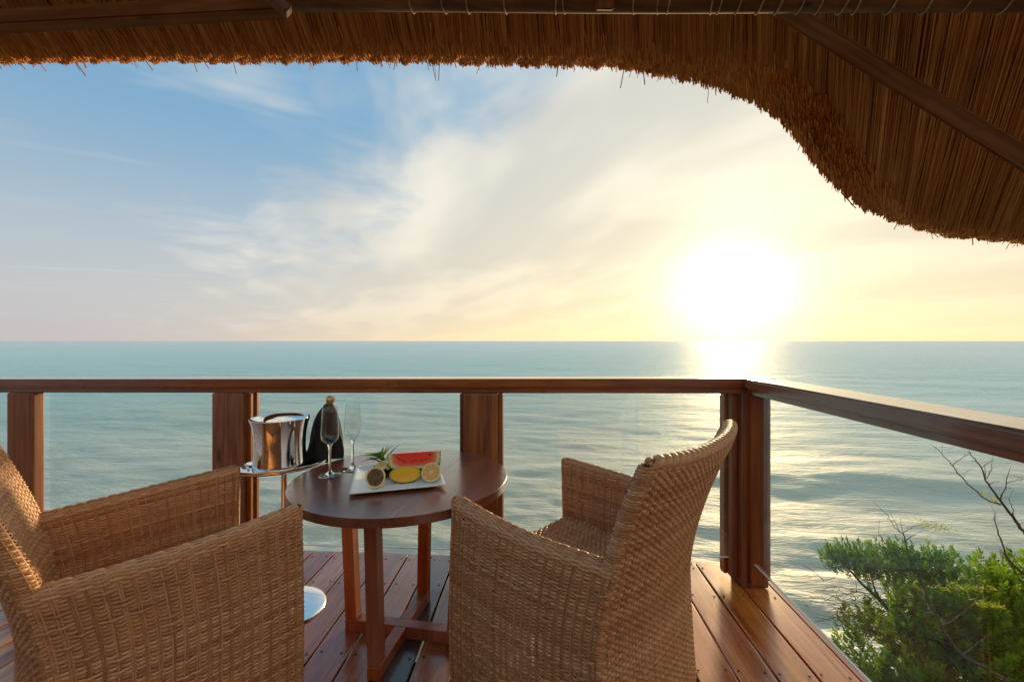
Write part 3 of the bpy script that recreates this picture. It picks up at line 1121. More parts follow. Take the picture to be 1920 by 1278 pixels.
# ------------------------------------------------------------------ round table
TX, TY, TZ, TR = -0.525, 1.645, 0.6235, 0.408
table = empty('round_table', (TX, TY, 0))
tag(table, 'round dark brown wooden table on a crossed leg frame between the wicker chairs', 'table')


def disc_piece(lo, hi, ang_):
    """the slab of the round top between two parallel chords"""
    pts = []
    n = 96
    a0, a1 = math.acos(max(-1, min(1, hi / TR))), math.acos(max(-1, min(1, lo / TR)))
    up_ = [(TR * math.cos(a), TR * math.sin(a)) for a in np.linspace(a0, a1, n // 2)]
    dn_ = [(x, -y) for x, y in up_[::-1]]
    pts = up_ + dn_
    clean = []
    for p in pts:
        if not clean or (Vector(p) - Vector(clean[-1])).length > 1e-4:
            clean.append(p)
    if (Vector(clean[0]) - Vector(clean[-1])).length < 1e-4:
        clean.pop()
    bm = bmesh.new()
    vs = [bm.verts.new((x, y, 0.0)) for x, y in clean]
    f = bm.faces.new(vs)
    r = bmesh.ops.extrude_face_region(bm, geom=[f])
    for v_ in r['geom']:
        if isinstance(v_, bmesh.types.BMVert):
            v_.co.z -= 0.030
    bmesh.ops.recalc_face_normals(bm, faces=bm.faces)
    bmesh.ops.bevel(bm, geom=[e for e in bm.edges if abs(e.verts[0].co.z - e.verts[1].co.z) < 1e-6], offset=0.0005, segments=1, affect='EDGES')
    o = link('top_board', bm_mesh('top_board', bm), M['table'], table)
    o.location = (0, 0, TZ)
    o.rotation_euler = (0, 0, ang_)
    return o


TA = R(-8.1)
for lo, hi in ((-TR, 0.1409), (0.1411, TR)):
    disc_piece(lo, hi, TA)
# crossed base and splayed legs
BA = R(-7.0)
for k_ in range(2):
    ang_ = BA + k_ * PI / 2
    mt = Matrix.Rotation(ang_, 4, 'Z')
    zoff = 0.0 if k_ == 0 else 0.0008
    if k_ == 0:
        pieces = [(-0.235, 0.235)]
    else:
        pieces = [(-0.235, -0.0235), (0.0235, 0.235)]
    for a, b in pieces:
        bm = bmesh.new()
        bm_box(bm, (a, -0.023, -0.0235), (b, 0.023, 0.0235 - zoff))
        bmesh.ops.bevel(bm, geom=list(bm.edges), offset=0.002, segments=1, affect='EDGES')
        o = link('foot_bar', bm_mesh('foot_bar', bm), M['table_leg'], table)
        o.location = (0, 0, 0.0252)
        o.rotation_euler = (0, 0, ang_)
for k_ in range(4):
    ang_ = BA + k_ * PI / 2
    bm = bmesh.new()
    vs = bm_box(bm, (-0.0235, -0.0225, 0.0), (0.0235, 0.0225, 1.0))
    for v_ in vs:
        t = v_.co.z
        v_.co.x += 0.2115 + 0.026 * t
        v_.co.z = 0.0505 + t * (TZ - 0.031 - 0.0505)
    bmesh.ops.bevel(bm, geom=list(bm.edges), offset=0.002, segments=1, affect='EDGES')
    o = link('leg', bm_mesh('leg', bm), M['table_leg'], table)
    o.rotation_euler = (0, 0, ang_)

# ------------------------------------------------------------------ wine cooler on its stand
SX, SY = -1.085, 1.775
stand = empty('wine_cooler_stand', (SX, SY, 0))
tag(stand, 'polished steel pedestal stand with an oval tray beside the round table', 'stand')
lathe_obj('base', [(0.0, 0.014), (0.02, 0.014), (0.09, 0.012), (0.155, 0.008), (0.166, 0.004), (0.166, 0.0015), (0.0, 0.0012)], M['steel_base'], stand, n=64)
lathe_obj('pole', [(0.013, 0.013), (0.0125, 0.3), (0.0125, 0.60), (0.03, 0.609)], M['chrome'], stand, n=24)
v, q = lathe([(0.0, 0.610), (0.10, 0.610), (0.158, 0.613), (0.172, 0.621), (0.178, 0.629), (0.183, 0.631), (0.186, 0.628), (0.178, 0.618), (0.165, 0.609), (0.12, 0.605), (0.0, 0.605)], 72)
v = np.array(v); v[:, 1] *= 0.70
tray = link('tray', arrays_mesh('tray', v, q, True), M['chrome'], stand)
tray.rotation_euler = (0, 0, R(42))
for sgn in (-1, 1):
    pts = [(sgn * 0.135, -0.03, 0.622), (sgn * 0.140, -0.028, 0.640), (sgn * 0.142, 0.0, 0.645), (sgn * 0.140, 0.028, 0.640), (sgn * 0.135, 0.03, 0.622)]
    v, q = tube_arrays(smooth_path(pts), 0.004, 8)
    o = link('tray_handle', arrays_mesh('tray_handle', np.array(v), np.array(q), True), M['chrome'], stand)
    o.rotation_euler = (0, 0, R(42))

BX, BY, BZ = -1.085, 1.745, 0.6105
prof = [(0.0, 0.001), (0.085, 0.001), (0.101, 0.003), (0.104, 0.012), (0.1015, 0.03), (0.098, 0.08), (0.0985, 0.12), (0.102, 0.16), (0.108, 0.19), (0.1155, 0.214), (0.1165, 0.2165), (0.1145, 0.2168), (0.106, 0.19), (0.100, 0.16), (0.0965, 0.12), (0.096, 0.08), (0.099, 0.03), (0.09, 0.012), (0.0, 0.012)]
bucket = lathe_obj('wine_cooler', prof, M['chrome'], None, (BX, BY, BZ), 72)
tag(bucket, 'polished steel wine cooler with a pinched waist on the oval tray', 'wine cooler')

# bottle wrapped in a black cloth
VX, VY, VZ = -0.975, 1.885, 0.613
bottle = empty('champagne_bottle', (VX, VY, VZ))
tag(bottle, 'foil topped bottle wrapped in a black cloth behind the wine cooler', 'bottle')
ns, nt = 26, 60
V = []
for i in range(ns):
    t = i / (ns - 1)
    z = 0.004 + 0.246 * t
    r0 = np.interp(t, [0, 0.25, 0.5, 0.7, 0.85, 0.95, 1.0], [0.076, 0.068, 0.062, 0.058, 0.046, 0.029, 0.018])
    fold = (1 - t) * 0.012 + 0.006
    for j in range(nt):
        a = 2 * PI * j / nt
        rr = r0 + fold * (math.sin(4 * a + 3.5 * t) + 0.6 * math.sin(7 * a - 4 * t + 1) + 0.35 * math.sin(13 * a + 6 * t)) * (1 - t) ** 0.4
        x = rr * math.cos(a) * 0.95 + 0.004 * math.sin(t * 5) + 0.030 * t
        y = rr * math.sin(a) * 0.85 + 0.010 * t
        V.append((x, y, z - (0.018 * max(0, math.cos(a - 3.6)) * (1 - t) if t > .05 else 0)))
V = np.array(V)
i, j = np.meshgrid(np.arange(ns - 1), np.arange(nt), indexing='ij')
q = np.stack([i * nt + j, i * nt + (j + 1) % nt, (i + 1) * nt + (j + 1) % nt, (i + 1) * nt + j], -1).reshape(-1, 4)
link('cloth', arrays_mesh('cloth', V, q, True), M['cloth'], bottle)
o = lathe_obj('foil_cap', [(0.0165, -0.035), (0.0160, 0.0), (0.0185, 0.004), (0.0195, 0.012), (0.0175, 0.022), (0.012, 0.028), (0.0, 0.029)], M['foil'], bottle, (0.031, 0.010, 0.258), 28)
o.rotation_euler = (R(4), R(14), 0)


# ------------------------------------------------------------------ champagne flutes
def flute(x, y, label):
    root = empty('champagne_flute', (x, y, TZ + 0.0006))
    tag(root, label, 'glass', 'champagne flutes on the table')
    lathe_obj('foot', [(0.0, 0.0005), (0.039, 0.0005), (0.042, 0.0015), (0.0415, 0.003), (0.030, 0.0045), (0.014, 0.008), (0.006, 0.016), (0.0045, 0.03), (0.0043, 0.07), (0.0047, 0.10), (0.007, 0.114), (0.012, 0.121), (0.0, 0.1215)], M['stem'], root, n=40)
    lathe_obj('bowl', [(0.0, 0.1225), (0.011, 0.1228), (0.022, 0.130), (0.030, 0.141), (0.0335, 0.152), (0.0338, 0.165), (0.032, 0.20), (0.0295, 0.24), (0.0275, 0.268), (0.0272, 0.2685), (0.0268, 0.268), (0.0288, 0.24), (0.0312, 0.20), (0.0328, 0.165), (0.0325, 0.152), (0.029, 0.142), (0.021, 0.1315), (0.010, 0.1242), (0.0, 0.124)], M['bowl'], root, n=40)
    return root


flute(-0.811, 1.628, 'empty champagne flute nearer the table edge, in front of the black cloth')
flute(-0.757, 1.715, 'empty champagne flute standing further back, clear against the sea')

# ------------------------------------------------------------------ plate of fruit
PCX, PCY = -0.533, 1.606
PR_ = R(19.5)
plate = empty('serving_plate', (PCX, PCY, TZ + 0.0006), PR_)
tag(plate, 'square white porcelain plate under the cut fruit', 'plate')
bm = bmesh.new()
g = 26
hs = 0.162
vs = {}
for i in range(g + 1):
    for j in range(g + 1):
        a, b = 2 * i / g - 1, 2 * j / g - 1
        m_ = max(abs(a), abs(b))
        z = 0.006 + 0.0105 * max(0, (m_ - 0.80) / 0.20) ** 1.3
        vs[i, j] = bm.verts.new((a * hs, b * hs, z))
for i in range(g):
    for j in range(g):
        bm.faces.new((vs[i, j], vs[i + 1, j], vs[i + 1, j + 1], vs[i, j + 1]))
bmesh.ops.recalc_face_normals(bm, faces=bm.faces)
me = bm_mesh('dish', bm, True)
dish = link('dish', me, M['porcelain'], plate)
sm = dish.modifiers.new('solid', 'SOLIDIFY')
sm.thickness = 0.0058
sm.offset = -1
o = box('foot_ring', (-0.10, -0.10, 0.0), (0.10, 0.10, 0.0042), M['porcelain'], plate, 0.001)
PT = TZ + 0.0070          # top of the plate's flat


def face_frame(n, roll=0.0):
    n = Vector(n).normalized()
    return n.to_track_quat('Z', 'Y').to_matrix().to_4x4() @ Matrix.Rotation(roll, 4, 'Z')


def half_body(name, a, b, c, mat, parent, n=40, m_=14):
    """lower half of an ellipsoid, cut face in z=0 facing +z"""
    V, F = [], []
    for i in range(m_ + 1):
        ph = (PI / 2) * i / m_
        for j in range(n):
            t = 2 * PI * j / n
            V.append((a * math.cos(ph) * math.cos(t), b * math.cos(ph) * math.sin(t), -c * math.sin(ph)))
    for i in range(m_):
        for j in range(n):
            F.append((i * n + j, i * n + (j + 1) % n, (i + 1) * n + (j + 1) % n, (i + 1) * n + j))
    return link(name, arrays_mesh(name, np.array(V), np.array(F)[:, ::-1], True), mat, parent)


def face_disc(name, a, b, z, mat, parent, dome=0.0, n=40, m_=8):
    V, F, T = [], [], []
    for i in range(m_ + 1):
        r = i / m_
        for j in range(n):
            t = 2 * PI * j / n
            V.append((a * r * math.cos(t), b * r * math.sin(t), z + dome * (1 - r * r)))
            T.append(r)
    for i in range(m_):
        for j in range(n):
            F.append((i * n + j, i * n + (j + 1) % n, (i + 1) * n + (j + 1) % n, (i + 1) * n + j))
    return link(name, arrays_mesh(name, np.array(V), np.array(F), True, np.array(T), 'rad'), mat, parent)


def ring(name, a0, b0, a1, b1, z, dz, mat, parent, n=40):
    V, F = [], []
    prof_ = [(a1, b1, z - dz), (a1, b1, z), ((a0 + a1) / 2, (b0 + b1) / 2, z + dz * 0.6), (a0, b0, z), (a0, b0, z - 3 * dz)]
    for (a, b, zz) in prof_:
        for j in range(n):
            t = 2 * PI * j / n
            V.append((a * math.cos(t), b * math.sin(t), zz))
    for i in range(len(prof_) - 1):
        for j in range(n):
            F.append((i * n + j, i * n + (j + 1) % n, (i + 1) * n + (j + 1) % n, (i + 1) * n + j))
    return link(name, arrays_mesh(name, np.array(V), np.array(F), True), mat, parent)


def fruit_root(name, n, roll, loc, label, cat):
    r = bpy.data.objects.new(name, None)
    C.objects.link(r)
    mt = face_frame(n, roll)
    mt.translation = Vector(loc)
    r.matrix_world = mt
    r.empty_display_size = 0.02
    tag(r, label, cat)
    return r


# passion fruit half
pf = fruit_root('passion_fruit', (0.20, -0.88, 0.30), 0, (-0.571, 1.478, PT + 0.0375), 'halved passion fruit with dark seedy pulp at the front of the plate', 'fruit')
half_body('rind', 0.0345, 0.0365, 0.034, M['passion'], pf)
ring('rind_edge', 0.0285, 0.0305, 0.0347, 0.0367, 0.0, 0.0015, M['pith'], pf)
face_disc('pulp', 0.0288, 0.0308, -0.004, M['pulp'], pf)
bm = bmesh.new()
for i in range(46):
    r_, a = 0.026 * math.sqrt(random.random()), random.uniform(0, 2 * PI)
    q_ = bmesh.ops.create_icosphere(bm, subdivisions=1, radius=1.0)
    sx_ = random.uniform(0.0026, 0.0042)
    rot = Matrix.Rotation(random.uniform(0, PI), 3, 'Z')
    for v_ in q_['verts']:
        v_.co = rot @ Vector((v_.co.x * sx_ * 1.4, v_.co.y * sx_, v_.co.z * sx_ * 0.8)) + Vector((r_ * math.cos(a), r_ * 1.05 * math.sin(a), -0.0025))
o = link('seeds', bm_mesh('seeds', bm, True), M['pulp'], pf)
o['kind'] = 'stuff'

# mango half
mg = fruit_root('mango', (0.10, -0.52, 0.84), 0, (-0.487, 1.560, PT + 0.026), 'halved mango with smooth yellow flesh in the middle of the plate', 'fruit')
# roll so that its long axis lies across the plate
mg.matrix_world = Matrix.Translation((-0.487, 1.555, PT + 0.0265)) @ Matrix.Rotation(R(16), 4, 'Z') @ Matrix.Rotation(R(38), 4, 'X')
half_body('skin', 0.058, 0.036, 0.027, M['mango_skin'], mg)
face_disc('flesh', 0.0572, 0.0352, 0.0004, M['mango'], mg, 0.003)

# lime half with orange flesh
lm = fruit_root('lime', (0.03, -0.80, 0.50), 0, (-0.392, 1.562, PT + 0.0335), 'halved green skinned citrus with orange flesh at the right of the plate', 'fruit')
half_body('skin', 0.036, 0.036, 0.033, M['lime_skin'], lm)
ring('pith', 0.0298, 0.0298, 0.0362, 0.0362, 0.0, 0.0012, M['pith'], lm)
face_disc('membrane', 0.030, 0.030, -0.001, M['pith'], lm)
bm = bmesh.new()
w_ = 2 * PI / 9
prof_ = [(0.0045, 0.0)] + [(0.0285, a) for a in np.linspace(-w_ / 2 + 0.05, w_ / 2 - 0.05, 6)]
vv = [bm.verts.new((r_ * math.cos(a), r_ * math.sin(a), -0.001)) for r_, a in prof_]
f = bm.faces.new(vv)
r_ = bmesh.ops.extrude_face_region(bm, geom=[f])
for e_ in r_['geom']:
    if isinstance(e_, bmesh.types.BMVert):
        e_.co.z += 0.0022
bmesh.ops.bevel(bm, geom=list(bm.edges), offset=0.0009, segments=1, affect='EDGES')
seg_me = bm_mesh('segment', bm)
seg_me.materials.append(M['citrus'])
for i in range(9):
    o = link('segment', seg_me, None, lm)
    o.rotation_euler = (0, 0, i * w_)

# watermelon wedge
A_, B_ = 0.104, 0.080
wm = empty('watermelon_slice', (-0.487, 1.672, PT + 0.0765), R(17.5))
tag(wm, 'red watermelon wedge with dark seeds along the back of the plate', 'fruit')
ns, nr_ = 44, 16
P0, P1 = R(-54), R(32)


def wm_r(s):
    return B_ * (1 - abs(s) ** 4.2) ** (1 / 4.2)


def wm_pt(s, r, ps):
    return (A_ * s, r * math.sin(ps), -r * math.cos(ps))


for nm, ps in (('flesh', P0), ('flesh', P1)):
    V, F, T = [], [], []
    for i in range(ns + 1):
        s = max(-0.9999, min(0.9999, 2 * i / ns - 1))
        for j in range(nr_ + 1):
            r = wm_r(s) * j / nr_
            V.append(wm_pt(s, r, ps))
            T.append(max((abs(s) ** 4.2 + (r / B_) ** 4.2) ** (1 / 4.2), 0))
    for i in range(ns):
        for j in range(nr_):
            F.append((i * (nr_ + 1) + j, (i + 1) * (nr_ + 1) + j, (i + 1) * (nr_ + 1) + j + 1, i * (nr_ + 1) + j + 1))
    link(nm, arrays_mesh(nm, np.array(V), np.array(F), True, np.array(T), 'rad'), M['melon'], wm)
V, F = [], []
for i in range(ns + 1):
    s = max(-0.9999, min(0.9999, 2 * i / ns - 1))
    for j in range(13):
        V.append(wm_pt(s, wm_r(s), P0 + (P1 - P0) * j / 12))
for i in range(ns):
    for j in range(12):
        F.append((i * 13 + j, (i + 1) * 13 + j, (i + 1) * 13 + j + 1, i * 13 + j + 1))
link('rind', arrays_mesh('rind', np.array(V), np.array(F), True), M['melon_rind'], wm)
bm = bmesh.new()
bmesh.ops.create_icosphere(bm, subdivisions=1, radius=1.0)
for v_ in bm.verts:
    v_.co = Vector((v_.co.x * 0.0042, v_.co.y * 0.0016, v_.co.z * 0.0030))
seed_me = bm_mesh('seed', bm, True)
seed_me.materials.append(M['seed'])
for s, rr in ((-0.74, 0.10), (-0.66, 0.22), (-0.57, 0.33), (-0.47, 0.42), (-0.36, 0.50), (-0.06, 0.52), (0.03, 0.48), (0.24, 0.50), (0.56, 0.24), (0.60, 0.17), (0.42, 0.46)):
    o = link('seed', seed_me, None, wm)
    p = wm_pt(s, rr * B_, P0)
    o.location = (p[0], p[1] - 0.0006, p[2])
    o.rotation_euler = (P0, random.uniform(-0.8, 0.8), 0)

# pineapple wedge with its leafy crown
pa = empty('pineapple', (-0.604, 1.640, PT), R(20))
tag(pa, 'pineapple wedge with a green leafy crown behind the passion fruit', 'fruit')
V, F = [], []
n = 14
for e_, sc_ in ((0, 0.75), (0.3, 1.0), (0.7, 1.0), (1, 0.8)):
    y = -0.075 + e_ * 0.10
    for j in range(n):
        a = PI * j / (n - 1) + PI
        V.append((0.030 * sc_ * math.cos(a), y, 0.034 + 0.030 * sc_ * math.sin(a)))
for i in range(3):
    for j in range(n - 1):
        F.append((i * n + j, i * n + j + 1, (i + 1) * n + j + 1, (i + 1) * n + j))
link('skin', arrays_mesh('skin', np.array(V), np.array(F), True), M['pine_skin'], pa)
V, F = [], []
for e_, sc_ in ((0, 0.75), (0.3, 1.0), (0.7, 1.0), (1, 0.8)):
    y = -0.075 + e_ * 0.10
    V += [(-0.029 * sc_, y, 0.0345), (0.0, y, 0.046), (0.029 * sc_, y, 0.0345)]
for i in range(3):
    for j in range(2):
        F.append((i * 3 + j, (i + 1) * 3 + j, (i + 1) * 3 + j + 1, i * 3 + j + 1))
link('flesh', arrays_mesh('flesh', np.array(V), np.array(F), True), M['pine_flesh'], pa)
bumps = []
bm = bmesh.new()
for i in range(5):
    for j in range(7):
        a = PI + PI * (j + 0.5 + 0.5 * (i % 2)) / 7.5
        q_ = bmesh.ops.create_icosphere(bm, subdivisions=1, radius=0.006)
        for v_ in q_['verts']:
            v_.co += Vector((0.0295 * math.cos(a), -0.068 + 0.02 * i, 0.034 + 0.0295 * math.sin(a)))
o = link('skin_eyes', bm_mesh('skin_eyes', bm, True), M['pine_skin'], pa)
o['kind'] = 'stuff'


def blade(root_, tip, width, bend, name, parent, mat, tone=0.5):
    root_, tip = Vector(root_), Vector(tip)
    V, F, T = [], [], []
    ax = (tip - root_)
    sd = ax.cross(Vector((0, 0, 1)))
    if sd.length < 1e-4: sd = Vector((1, 0, 0))
    sd.normalize()
    nn = 7
    for i in range(nn):
        t = i / (nn - 1)
        p = root_ + ax * t + Vector((0, 0, 1)) * bend * math.sin(t * PI) - Vector((0, 0, 1)) * bend * 0.5 * t * t
        w_ = width * (1 - t ** 1.7) * (0.75 + 0.5 * math.sin(t * PI))
        V += [p - sd * w_ + Vector((0, 0, w_ * 0.35)), p, p + sd * w_ + Vector((0, 0, w_ * 0.35))]
        T += [tone + 0.3 * t] * 3
    for i in range(nn - 1):
        for j in range(2):
            F.append((i * 3 + j, i * 3 + j + 1, (i + 1) * 3 + j + 1, (i + 1) * 3 + j))
    return link(name, arrays_mesh(name, np.array([tuple(p) for p in V]), np.array(F), True, np.array(T)), mat, parent)


rp = random.Random(5)
c0 = Vector((0.0, 0.028, 0.045))
for tip, w_, bd in (((-0.092, 0.030, 0.070), 0.010, 0.008), ((-0.078, 0.045, 0.078), 0.009, 0.012), ((-0.088, 0.005, 0.052), 0.009, 0.006), ((-0.060, 0.055, 0.074), 0.009, 0.01),
                    ((-0.070, 0.020, 0.064), 0.008, 0.008), ((-0.045, 0.070, 0.070), 0.008, 0.01), ((-0.02, 0.080, 0.078), 0.006, 0.01), ((0.004, 0.095, 0.086), 0.005, 0.010),
                    ((0.028, 0.100, 0.089), 0.004, 0.012), ((0.050, 0.100, 0.090), 0.004, 0.010), ((0.070, 0.100, 0.088), 0.004, 0.01), ((-0.055, 0.035, 0.050), 0.009, 0.004)):
    blade(c0 + Vector((rp.uniform(-.012, .012), rp.uniform(-.004, .01), rp.uniform(-.012, .004))), tip, w_, bd, 'crown_leaf', pa, M['pine_leaf'], rp.uniform(0.0, 0.6))


# ------------------------------------------------------------------ shrub beyond the side glass
def leaf_cloud(name, sprigs, mat, parent, per=15, L=0.034, wid=0.011, seed=1, tone0=(0.15, 0.85)):
    """sprigs: list of (pos, dir, size). Each sprig is a rosette of pointed leaves along a short stem"""
    g = np.random.default_rng(seed)
    V, F, T = [], [], []
    b = 0
    for p, dr, sz in sprigs:
        dr = np.array(dr, float); dr /= np.linalg.norm(dr)
        a = np.cross(dr, [0.3, 0.2, 0.9]); a /= np.linalg.norm(a)
        c = np.cross(dr, a)
        tn = g.uniform(*tone0)
        for k_ in range(per):
            t = k_ / per
            ang_ = k_ * 2.4 + g.uniform(-.4, .4)
            out = a * math.cos(ang_) + c * math.sin(ang_)
            base_ = np.array(p) + dr * sz * (t * 1.0 - 0.5)
            ld = dr * (0.45 + 0.8 * t) + out * (1.05 - 0.6 * t) + g.normal(0, 0.14, 3)
            ld /= np.linalg.norm(ld)
            l = L * g.uniform(0.7, 1.2) * sz / 0.09
            sd = np.cross(ld, out + g.normal(0, .3, 3)); sd /= np.linalg.norm(sd) + 1e-9
            w_ = wid * g.uniform(0.8, 1.2) * sz / 0.09
            V += [base_, base_ + ld * l * 0.5 + sd * w_ * 0.5, base_ + ld * l, base_ + ld * l * 0.5 - sd * w_ * 0.5]
            F.append((b, b + 1, b + 2, b + 3)); b += 4
            T += [min(1, max(0, tn + 0.25 * t + g.normal(0, 0.08)))] * 4
    o = link(name, arrays_mesh(name, np.array(V), np.array(F), False, np.array(T)), mat, parent)
    o['kind'] = 'stuff'
    return o


shrub = empty('shrub', (3.1, 3.1, -2.4))
tag(shrub, 'dense green leafy shrub growing below the deck beyond the side glass', 'shrub')
gs = np.random.default_rng(21)
clumps = [((2.62, 3.05, -1.15), (0.55, 0.5, 0.50)), ((2.35, 2.75, -1.35), (0.42, 0.4, 0.45)), ((3.05, 3.25, -0.98), (0.50, 0.5, 0.46)), ((3.45, 3.3, -1.05), (0.60, 0.5, 0.56)),
          ((3.9, 3.45, -1.08), (0.55, 0.5, 0.5)), ((3.1, 2.75, -1.45), (0.6, 0.45, 0.5)), ((2.7, 2.55, -1.7), (0.6, 0.4, 0.5)), ((3.7, 2.95, -1.5), (0.7, 0.5, 0.6)),
          ((4.4, 3.5, -1.12), (0.6, 0.6, 0.55)), ((2.15, 2.55, -1.62), (0.28, 0.3, 0.30)), ((2.95, 3.1, -0.82), (0.26, 0.3, 0.22)), ((3.6, 3.2, -0.80), (0.25, 0.3, 0.2)),
          ((4.0, 3.2, -0.78), (0.26, 0.3, 0.2)), ((3.3, 3.15, -0.70), (0.18, 0.2, 0.18))]
sprigs = []
for (c, r) in clumps:
    n = int(560 * (r[0] * r[2]) / 0.25)
    for i in range(n):
        d_ = gs.normal(0, 1, 3); d_ /= np.linalg.norm(d_)
        rr = gs.uniform(0.72, 1.06) if gs.random() < 0.8 else gs.uniform(0.3, 0.7)
        lump = 1 + 0.16 * math.sin(d_[0] * 7 + c[0] * 5) * math.sin(d_[2] * 8 + d_[1] * 5)
        p = np.array(c) + d_ * np.array(r) * rr * lump
        sprigs.append((p, d_ * 0.7 + np.array([0, 0, 0.9]), gs.uniform(0.065, 0.12)))
leaf_cloud('foliage', sprigs, M['leaf'], None, 15, 0.042, 0.019, seed=5).parent = shrub
shrub.children[0].location = -shrub.location
# the lighter tier at the shrub's seaward side, on bare stems
sp2 = []
for (c, r, n) in (((2.42, 3.34, -0.50), (0.26, 0.24, 0.10), 260), ((2.78, 3.36, -0.50), (0.26, 0.24, 0.12), 260), ((2.95, 3.3, -0.44), (0.10, 0.10, 0.08), 20), ((2.25, 3.34, -0.47), (0.08, 0.1, 0.06), 22)):
    for i in range(n):
        d_ = gs.normal(0, 1, 3); d_ /= np.linalg.norm(d_)
        p = np.array(c) + d_ * np.array(r) * gs.uniform(0.3, 1.05)
        sp2.append((p, d_ * 0.4 + np.array([-0.1, 0, 1.0]), gs.uniform(0.05, 0.085)))
o = leaf_cloud('foliage', sp2, M['leaf'], None, 14, 0.036, 0.016, seed=9, tone0=(0.05, 0.7))
o.parent = shrub
o.location = -shrub.location
VV, FF = [], []
for pts, r0, r1 in (([(3.0, 3.1, -2.5), (2.85, 3.15, -1.6), (2.7, 3.3, -0.9), (2.65, 3.35, -0.55)], 0.03, 0.008),
                    ([(2.85, 3.15, -1.3), (2.6, 3.3, -0.85), (2.42, 3.33, -0.66), (2.3, 3.34, -0.52)], 0.016, 0.005),
                    ([(2.60, 3.3, -0.85), (2.52, 3.33, -0.72), (2.48, 3.34, -0.55)], 0.009, 0.004),
                    ([(2.70, 3.3, -0.9), (2.86, 3.35, -0.7), (2.95, 3.33, -0.5)], 0.010, 0.004),
                    ([(3.1, 3.1, -2.5), (3.4, 3.2, -1.6), (3.5, 3.3, -0.9)], 0.03, 0.008),
                    ([(3.2, 3.0, -2.5), (3.8, 3.1, -1.7), (4.0, 3.3, -1.0)], 0.03, 0.008),
                    ([(3.0, 3.0, -2.4), (2.6, 2.8, -1.8), (2.4, 2.75, -1.4)], 0.025, 0.008)):
    ps = smooth_path(pts, 4)
    v, q = tube_arrays(ps, list(np.linspace(r0, r1, len(ps))), 6, len(VV))
    VV += v; FF += q
o = link('stems', arrays_mesh('stems', np.array(VV), np.array(FF), True), M['bark'], shrub)
o.location = -shrub.location
# fine dry twigs under the light tier
VV, FF = [], []
for i in range(150):
    p = np.array([2.42, 3.3, -0.82]) + gs.normal(0, 1, 3) * np.array([0.11, 0.08, 0.08])
    e_ = p + (gs.normal(0, 1, 3) * np.array([0.07, 0.05, 0.05]) + np.array([-0.05, 0, 0.0]))
    v, q = tube_arrays([tuple(p), tuple((p + e_) / 2 + gs.normal(0, 0.008, 3)), tuple(e_)], [0.0022, 0.0017, 0.001], 4, len(VV))
    VV += v; FF += q
o = link('dry_twigs', arrays_mesh('dry_twigs', np.array(VV), np.array(FF)), M['bark'], shrub)
o.location = -shrub.location
o['kind'] = 'stuff'


# bare saplings in front of the shrub
def sapling(paths, tufts, label, seed):
    g = random.Random(seed)
    b0 = Vector(paths[0][0][0])
    root = empty('bare_sapling', tuple(b0))
    tag(root, label, 'sapling', 'bare saplings beside the shrub')
    for idx, (pts, r0, r1) in enumerate(paths):
        VV, FF = [], []
        ps = smooth_path(pts, 5)
        ps = [p + Vector((g.gauss(0, .002), g.gauss(0, .002), g.gauss(0, .002))) if 0 < i < len(ps) - 1 else p for i, p in enumerate(ps)]
        v, q = tube_arrays(ps, list(np.linspace(r0 * 0.7, r1 * 0.8, len(ps))), 6, 0)
        VV += v; FF += q
        # short side twigs
        for kk in range(int(len(ps) / 4)):
            i = g.randrange(len(ps) // 3, len(ps))
            p = ps[i]
            dd = Vector((g.gauss(0, 1), g.gauss(0, .6), g.gauss(0.5, .8))).normalized() * g.uniform(0.025, 0.07)
            v, q = tube_arrays([p, p + dd * 0.55 + Vector((0, 0, .006)), p + dd], [r1 * 0.7, r1 * 0.5, 0.0006], 4, len(VV))
            VV += v; FF += q
        o = link('stem' if idx == 0 else 'branch', arrays_mesh('branch', np.array([tuple(x) for x in VV]), np.array(FF), True), M['branch'], root)
        o.location = -b0
    for tf in tufts:
        o = leaf_cloud('leaf_tuft', tf, M['leaf_y'], root, 10, 0.045, 0.008, seed)
        o.location = -b0
    return root


def tuft_along(a, b, n, sz, seed):
    g = np.random.default_rng(seed)
    a, b = np.array(a), np.array(b)
    return [(a + (b - a) * t + g.normal(0, .006, 3), (b - a) / np.linalg.norm(b - a) + g.normal(0, .35, 3) * 0.6, sz * g.uniform(.7, 1.2)) for t in np.linspace(0, 1, n)]


